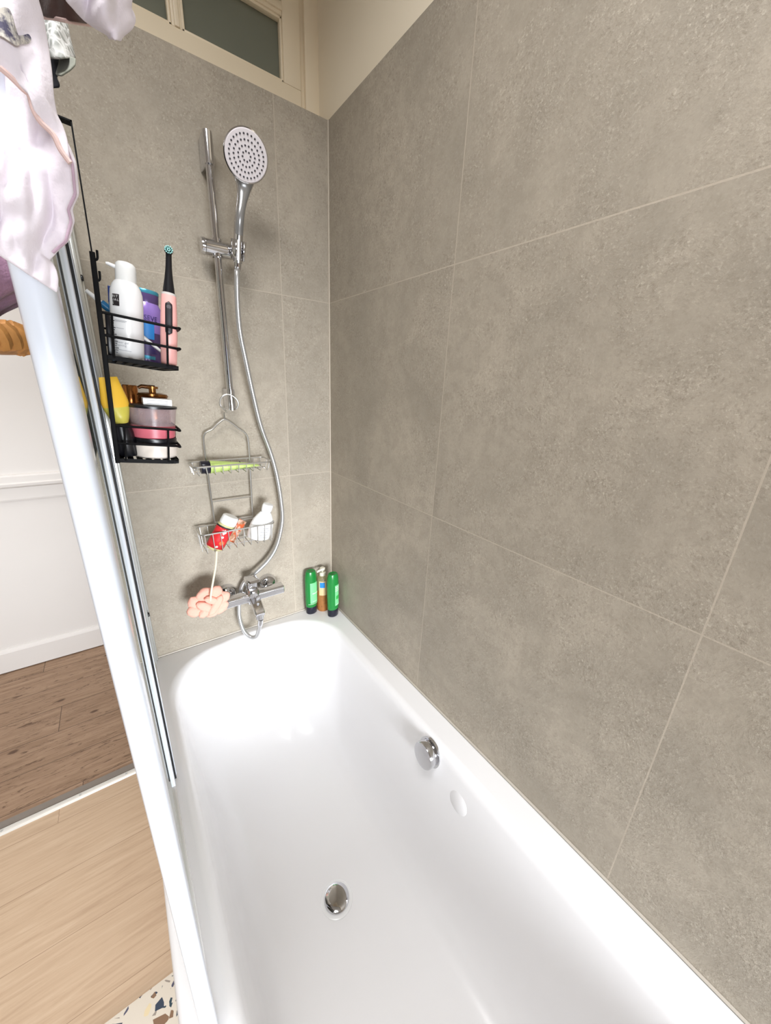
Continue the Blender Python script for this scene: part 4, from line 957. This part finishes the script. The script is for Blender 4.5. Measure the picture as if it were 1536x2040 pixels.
# ------------------------------------------------------------------ laundry and basket by the near edge of the screen
def lerp_poly(poly, t):
    """point at fraction t of a polyline, by vertex spacing"""
    s = [0]
    for a, b in zip(poly[:-1], poly[1:]): s.append(s[-1] + math.hypot(b[0] - a[0], b[1] - a[1]))
    d = t * s[-1]
    for i in range(len(poly) - 1):
        if d <= s[i + 1] or i == len(poly) - 2:
            k = (d - s[i]) / max(1e-9, s[i + 1] - s[i]); return (poly[i][0] + (poly[i + 1][0] - poly[i][0]) * k, poly[i][1] + (poly[i + 1][1] - poly[i][1]) * k)
def dY(u, v, y): return (y - CAM.y) / ray(u, v).y      # distance of the upright plane y = const
def cloth(name, left, right, depth, parent, mat, nu=26, nv=54, thick=0.002, fold=0.006, seed=0, freq=9.0, roll=0.0):
    rows = []
    for j in range(nv + 1):
        t = j / nv; a = lerp_poly(left, t); b = lerp_poly(right, t); r = []
        for i in range(nu + 1):
            s = i / nu; u = a[0] + (b[0] - a[0]) * s; v = a[1] + (b[1] - a[1]) * s
            d0 = depth(s, t) if callable(depth) else depth
            if d0 < 0: d0 = dY(u, v, d0)
            q = atD(u, v, d0)
            w = noise.noise(Vector((u / 60.0 * freq / 9 + seed, v / 170.0 * freq / 9, seed * 1.7))) + 0.5 * noise.noise(Vector((u / 24.0 + seed, v / 60.0, 3.1)))
            d = d0 + fold * w + roll * max(0, s - 0.88) / 0.12
            r.append(atD(u, v, d))
        rows.append(r)
    bm = BM(); grid_surface(bm, rows); o = obj(name, bm, mat, parent, angle=180); off(o, parent); solidify(o, thick, 0); subsurf(o, 1); return o
ts = empty('pink_shirt', 'pale pink cotton shirt with a printed animal motif, draped over the near screen corner', 'shirt', (-0.70, -0.93, SH))
# upper layer with the print
upl = [(-70, -150), (-70, -20), (-70, 95)]
upr = [(58, -150), (66, -60), (75, 0), (84, 31), (92, 74), (98, 109), (103, 148), (106, 195), (113, 234), (125, 254), (135, 283), (139, 322)]
upbot = [(0, 133), (20, 150), (45, 175), (58, 187), (66, 215), (80, 240), (105, 265), (120, 296), (139, 322)]
rows = []
def build_upper():
    rows = []; nu, nv = 30, 44
    for j in range(nv + 1):
        t = j / nv; r = []
        for i in range(nu + 1):
            s = i / nu
            top_ = (-70 + 128 * s, -150); 
            bl = [(-70, 90), (-30, 112)] + upbot
            bq = lerp_poly(bl, s); rq = lerp_poly(upr, t); lq = lerp_poly(upl, t)
            # transfinite patch
            c00, c10, c01, c11 = (-70, -150), (58, -150), (-70, 90), (139, 322)
            u = (1 - t) * top_[0] + t * bq[0] + (1 - s) * lq[0] + s * rq[0] - ((1 - s) * (1 - t) * c00[0] + s * (1 - t) * c10[0] + (1 - s) * t * c01[0] + s * t * c11[0])
            v = (1 - t) * top_[1] + t * bq[1] + (1 - s) * lq[1] + s * rq[1] - ((1 - s) * (1 - t) * c00[1] + s * (1 - t) * c10[1] + (1 - s) * t * c01[1] + s * t * c11[1])
            d = dY(u, v, -1.004) + 0.004 * noise.noise(Vector((u / 70, v / 130, 2.0))) + 0.010 * max(0, s - 0.75) ** 2 * 16 * 0.25
            r.append(atD(u, v, d))
        rows.append(r)
    return rows
bm = BM(); grid_surface(bm, build_upper()); o = obj('front_panel', bm, M_PINKC, ts, angle=180); off(o, ts); solidify(o, 0.0022, 0); subsurf(o, 1)
# printed motif, a small animal-like blot
mot = [(-12, 40), (-6, 22), (8, 15), (20, 20), (25, 40), (28, 58), (36, 70), (46, 70), (56, 68), (62, 78), (56, 87), (42, 88), (32, 91), (18, 82), (6, 74), (-8, 66)]
mp = smooth_path([Vector((a, b, 0)) for a, b in mot], 4, closed=True)
bm = BM(); vs_ = [bm.verts.new(atD(p.x, p.y, dY(p.x, p.y, -1.004) - 0.0022 + 0.004 * noise.noise(Vector((p.x / 70, p.y / 130, 2.0))))) for p in mp]; bm.faces.new(vs_); bmesh.ops.triangulate(bm, faces=bm.faces)
mo = obj('printed_motif', bm, M_MOTIF, ts, smooth=False); off(mo, ts); solidify(mo, 0.0004, 0)
# hem band along the lower edge of the front panel
bm = BM(); hem = smooth_path([atD(u + 1, v + 3, dY(u, v, -1.005)) for u, v in upbot], 4); tube(bm, hem, 0.0013, 8); o = obj('hem', bm, M_PINKIN, ts); off(o, ts)
# lower layer
lowr = [(60, 120), (100, 200), (135, 283), (151, 325), (157, 387), (143, 417), (149, 440), (138, 481), (112, 503), (97, 519), (113, 536), (117, 557), (114, 584)]
lowl = [(-70, 60), (-70, 250), (-70, 380), (-70, 465)]
cloth('back_panel', lowl, lowr, lambda s, t: -0.990 + 0.06 * (1 - s) * max(0, 1 - t * 1.6), ts, M_PINKC, 40, 70, 0.0022, 0.0065, 4.0, roll=0.004)
seam = []
for k in range(40):
    u, v = lerp_poly([(x - 7, y) for x, y in lowr[2:9]], k / 39)
    w = noise.noise(Vector((u / 60.0 + 4.0, v / 170.0, 6.8))) + 0.5 * noise.noise(Vector((u / 24.0 + 4.0, v / 60.0, 3.1)))
    seam.append(atD(u, v, dY(u, v, -0.990) + 0.0065 * w - 0.0008))
bm = BM(); tube(bm, seam, 0.0007, 8); o = obj('edge_seam', bm, plain('mauve_thread', srgb(186, 160, 176), 0.8), ts); off(o, ts)
# sleeve hanging to the bath side
cloth('sleeve', [(118, -150), (122, -60), (130, 0), (150, 22), (168, 40), (190, 54), (215, 67), (220, 79)], [(268, -150), (266, -60), (262, 0), (260, 15), (267, 28), (270, 40), (262, 55), (241, 70), (237, 81)], lambda s, t: -0.955 - 0.014 * math.sin(PI * s), ts, M_PINKC, 26, 34, 0.0022, 0.009, 9.0, 14)
# what carries it over the screen top
bm = BM(); rows = []
for j in range(9):
    t = j / 8; y = -0.985 + 0.07 * t
    rows.append([Vector((x, y + .002 * math.sin(9 * t + k), z + 0.002 * math.sin(7 * t + k))) for k, (x, z) in enumerate([(-0.745, 1.10), (-0.738, 1.18), (-0.724, 1.26), (-0.718, 1.306), (-0.6965, 1.316), (-0.675, 1.306), (-0.672, 1.26), (-0.680, 1.20), (-0.684, 1.15)])])
grid_surface(bm, rows); o = obj('shoulder', bm, M_PINKC, ts, angle=180); off(o, ts); solidify(o, 0.0022, 0); subsurf(o, 1)
# brown garment deeper inside
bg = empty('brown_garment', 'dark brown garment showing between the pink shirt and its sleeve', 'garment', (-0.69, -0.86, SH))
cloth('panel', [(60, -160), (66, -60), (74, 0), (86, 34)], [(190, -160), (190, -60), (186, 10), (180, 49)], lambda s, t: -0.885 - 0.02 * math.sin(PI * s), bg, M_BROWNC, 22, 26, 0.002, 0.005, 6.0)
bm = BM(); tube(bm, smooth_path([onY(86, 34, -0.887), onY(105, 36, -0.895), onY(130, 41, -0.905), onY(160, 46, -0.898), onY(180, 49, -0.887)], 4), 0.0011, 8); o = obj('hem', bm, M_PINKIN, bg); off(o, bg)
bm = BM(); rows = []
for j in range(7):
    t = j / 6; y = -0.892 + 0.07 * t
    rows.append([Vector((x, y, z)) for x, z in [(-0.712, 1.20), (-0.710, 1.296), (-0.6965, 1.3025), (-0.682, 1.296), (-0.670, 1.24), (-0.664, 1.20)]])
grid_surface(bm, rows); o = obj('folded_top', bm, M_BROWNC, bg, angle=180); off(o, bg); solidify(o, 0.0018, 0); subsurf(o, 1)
# black lace trimmed garment further along the screen top
lg = empty('lace_garment', 'black garment with grey lace edge hanging behind the pink shirt', 'garment', (-0.69, -0.62, SH))
cloth('lace_edge', [(78, 34), (84, 60), (92, 90), (101, 118)], [(132, 40), (137, 58), (141, 80), (146, 97), (151, 116)], lambda s, t: 0.405 - 0.030 * math.sin(PI * (0.25 + 0.7 * s)), lg, M_LACE, 18, 18, 0.0018, 0.004, 2.0)
cloth('folded_lining', [(97, 100), (104, 118), (110, 150)], [(151, 116), (150, 130), (140, 140), (121, 151)], lambda s, t: 0.400 - 0.018 * s, lg, cloth_mat('grey_lining_cloth', srgb(150, 152, 140), srgb(126, 128, 118)), 14, 14, 0.0018, 0.003, 5.0)
cloth('black_panel', [(70, 30), (80, 80), (92, 140), (104, 176)], [(102, 30), (112, 90), (136, 122), (143, 128), (112, 152), (120, 168), (117, 175)], lambda s, t: 0.392 + 0.002 * s, lg, M_BLACKC, 16, 26, 0.0018, 0.003, 1.0)
bm = BM(); rows = []
for j in range(7):
    t = j / 6; y = -0.67 + 0.12 * t
    rows.append([Vector((x, y, z)) for x, z in [(-0.716, 1.18), (-0.712, 1.296), (-0.6965, 1.3025), (-0.682, 1.296), (-0.674, 1.26), (-0.672, 1.235)]])
grid_surface(bm, rows); o = obj('folded_top', bm, M_BLACKC, lg, angle=180); off(o, lg); solidify(o, 0.0018, 0); subsurf(o, 1)
# braided basket with a mauve towel, on the outer side of the screen
BC = Vector((-0.850, -0.70, 0.955)); BR = 0.112
bk = empty('straw_basket', 'braided straw basket rim showing left of the white screen upright', 'basket', BC)
bm = BM(); npt = 300
for s_ in range(3):
    pts = []
    for k in range(npt):
        a = 2 * PI * k / npt; ph = a * 19 + s_ * 2 * PI / 3
        pts.append(Vector(((BR + 0.010 * math.sin(ph)) * math.cos(a), (BR + 0.010 * math.sin(ph)) * math.sin(a), 0.008 * math.sin(2 * ph) + 0.012)))
    tube(bm, pts, 0.0088, 8, closed=True, flat=0.8)
obj('braided_rim', bm, M_BRAID, bk)
bm = BM(); lathe(bm, [(0, -0.004), (BR * 0.9, -0.004), (BR + 0.004, 0.006), (BR + 0.002, 0.020), (BR - 0.006, 0.018), (BR * 0.9, 0.004), (0, 0.003)], 48); obj('woven_base', bm, M_BRAID, bk)
for sgn in (-1, 1):
    bm = BM(); q = BC
    tube(bm, smooth_path([Vector((0.06, sgn * 0.095, 0.015)), Vector((0.10, sgn * 0.03 - 0.02, 0.18)), Vector((-0.726 - q.x, -0.78 - q.y + sgn * .012, 1.27 - q.z)), Vector((-0.712 - q.x, -0.78 - q.y + sgn * .012, 1.304 - q.z)), Vector((-0.6965 - q.x, -0.78 - q.y + sgn * .012, 1.310 - q.z)), Vector((-0.682 - q.x, -0.78 - q.y + sgn * .012, 1.302 - q.z)), Vector((-0.678 - q.x, -0.78 - q.y + sgn * .012, 1.275 - q.z))], 6), 0.004, 8); obj('handle', bm, M_BRAID, bk)
tw_ = empty('mauve_towel', 'mauve terry towel bundled in the straw basket left of the screen', 'towel', BC + Vector((0, 0, 0.012)))
bm = BM(); rows = []
for j in range(22):
    t = j / 21; z = 0.003 + 0.175 * t; row = []
    for k in range(180):
        a = 2 * PI * k / 180; R_ = (0.082 + 0.044 * min(1, t * 4) ** 2) * (1 - 0.45 * t ** 3)
        R_ += 0.004 * math.sin(a * 27 + 3.0 * math.sin(t * 5)) * min(1, t * 5) + 0.012 * min(1, t * 4) * noise.noise(Vector((math.cos(a) * 2, math.sin(a) * 2, t * 3)))
        row.append(Vector((R_ * math.cos(a), R_ * math.sin(a), z)))
    rows.append(row)
g = grid_surface(bm, rows, closed_u=True); bm.faces.new(g[0]); bm.faces.new(g[-1][::-1])
obj('bundle', bm, M_TOWEL, tw_, angle=180)

# ------------------------------------------------------------------ lights
def area(name, loc, target, sx, sy, power, color, spread=180):
    l = bpy.data.lights.new(name, 'AREA'); l.shape = 'RECTANGLE'; l.size = sx; l.size_y = sy; l.energy = power; l.color = color; l.spread = math.radians(spread)
    o = bpy.data.objects.new(name, l); link(o); o.location = loc
    o.rotation_euler = (Vector(target) - Vector(loc)).to_track_quat('-Z', 'Y').to_euler(); return o
area('window_daylight', (-0.52, YF + 0.06, 0.36), (-0.45, 0.0, -0.12), 1.1, 0.8, 15.5, (0.91, 0.95, 1.0), 58)
area('ceiling_lamp', (-0.85, -1.25, ZC - 0.04), (-0.85, -1.25, 0), 0.6, 0.6, 21, (0.98, 0.98, 0.98), 160)
area('side_window_daylight', (XL + 0.06, -0.75, 0.75), (-1.08, -0.06, FL), 0.5, 0.6, 0.55, (1.0, 0.97, 0.93), 45)
area('hallway_lamp', (-1.3, 0.62, ZC - 0.04), (-1.3, 0.62, 0), 0.9, 0.4, 11, (1.0, 0.96, 0.93))
w = bpy.data.worlds.new('World'); SC.world = w; w.use_nodes = True
bgn = w.node_tree.nodes['Background']; bgn.inputs[0].default_value = (0.75, 0.86, 1.0, 1); bgn.inputs[1].default_value = 0.6

# ------------------------------------------------------------------ camera
cd = bpy.data.cameras.new('Camera'); co = bpy.data.objects.new('Camera', cd); link(co)
cd.sensor_fit = 'HORIZONTAL'; cd.sensor_width = 36.0; cd.lens = F_PX / 1536 * 36.0; cd.clip_start = 0.01
R3 = Matrix((RGT, UPV, -FWD)).transposed()
co.matrix_world = Matrix.Translation(CAM) @ R3.to_4x4()
SC.camera = co
# lift the whole place so that the floor is z = 0
for o in list(SC.objects):
    if o.parent is None: o.location.z += LIFT
vs_ = SC.view_settings
vs_.view_transform = 'Standard'; vs_.look = 'None'; vs_.gamma = 1.0; vs_.use_curve_mapping = False; vs_.exposure = 0.45
SC.cycles.use_adaptive_sampling = True; SC.cycles.adaptive_threshold = 0.015
SC.cycles.max_bounces = 9; SC.cycles.diffuse_bounces = 5; SC.cycles.glossy_bounces = 5; SC.cycles.transparent_max_bounces = 16
SC.cycles.use_denoising = True
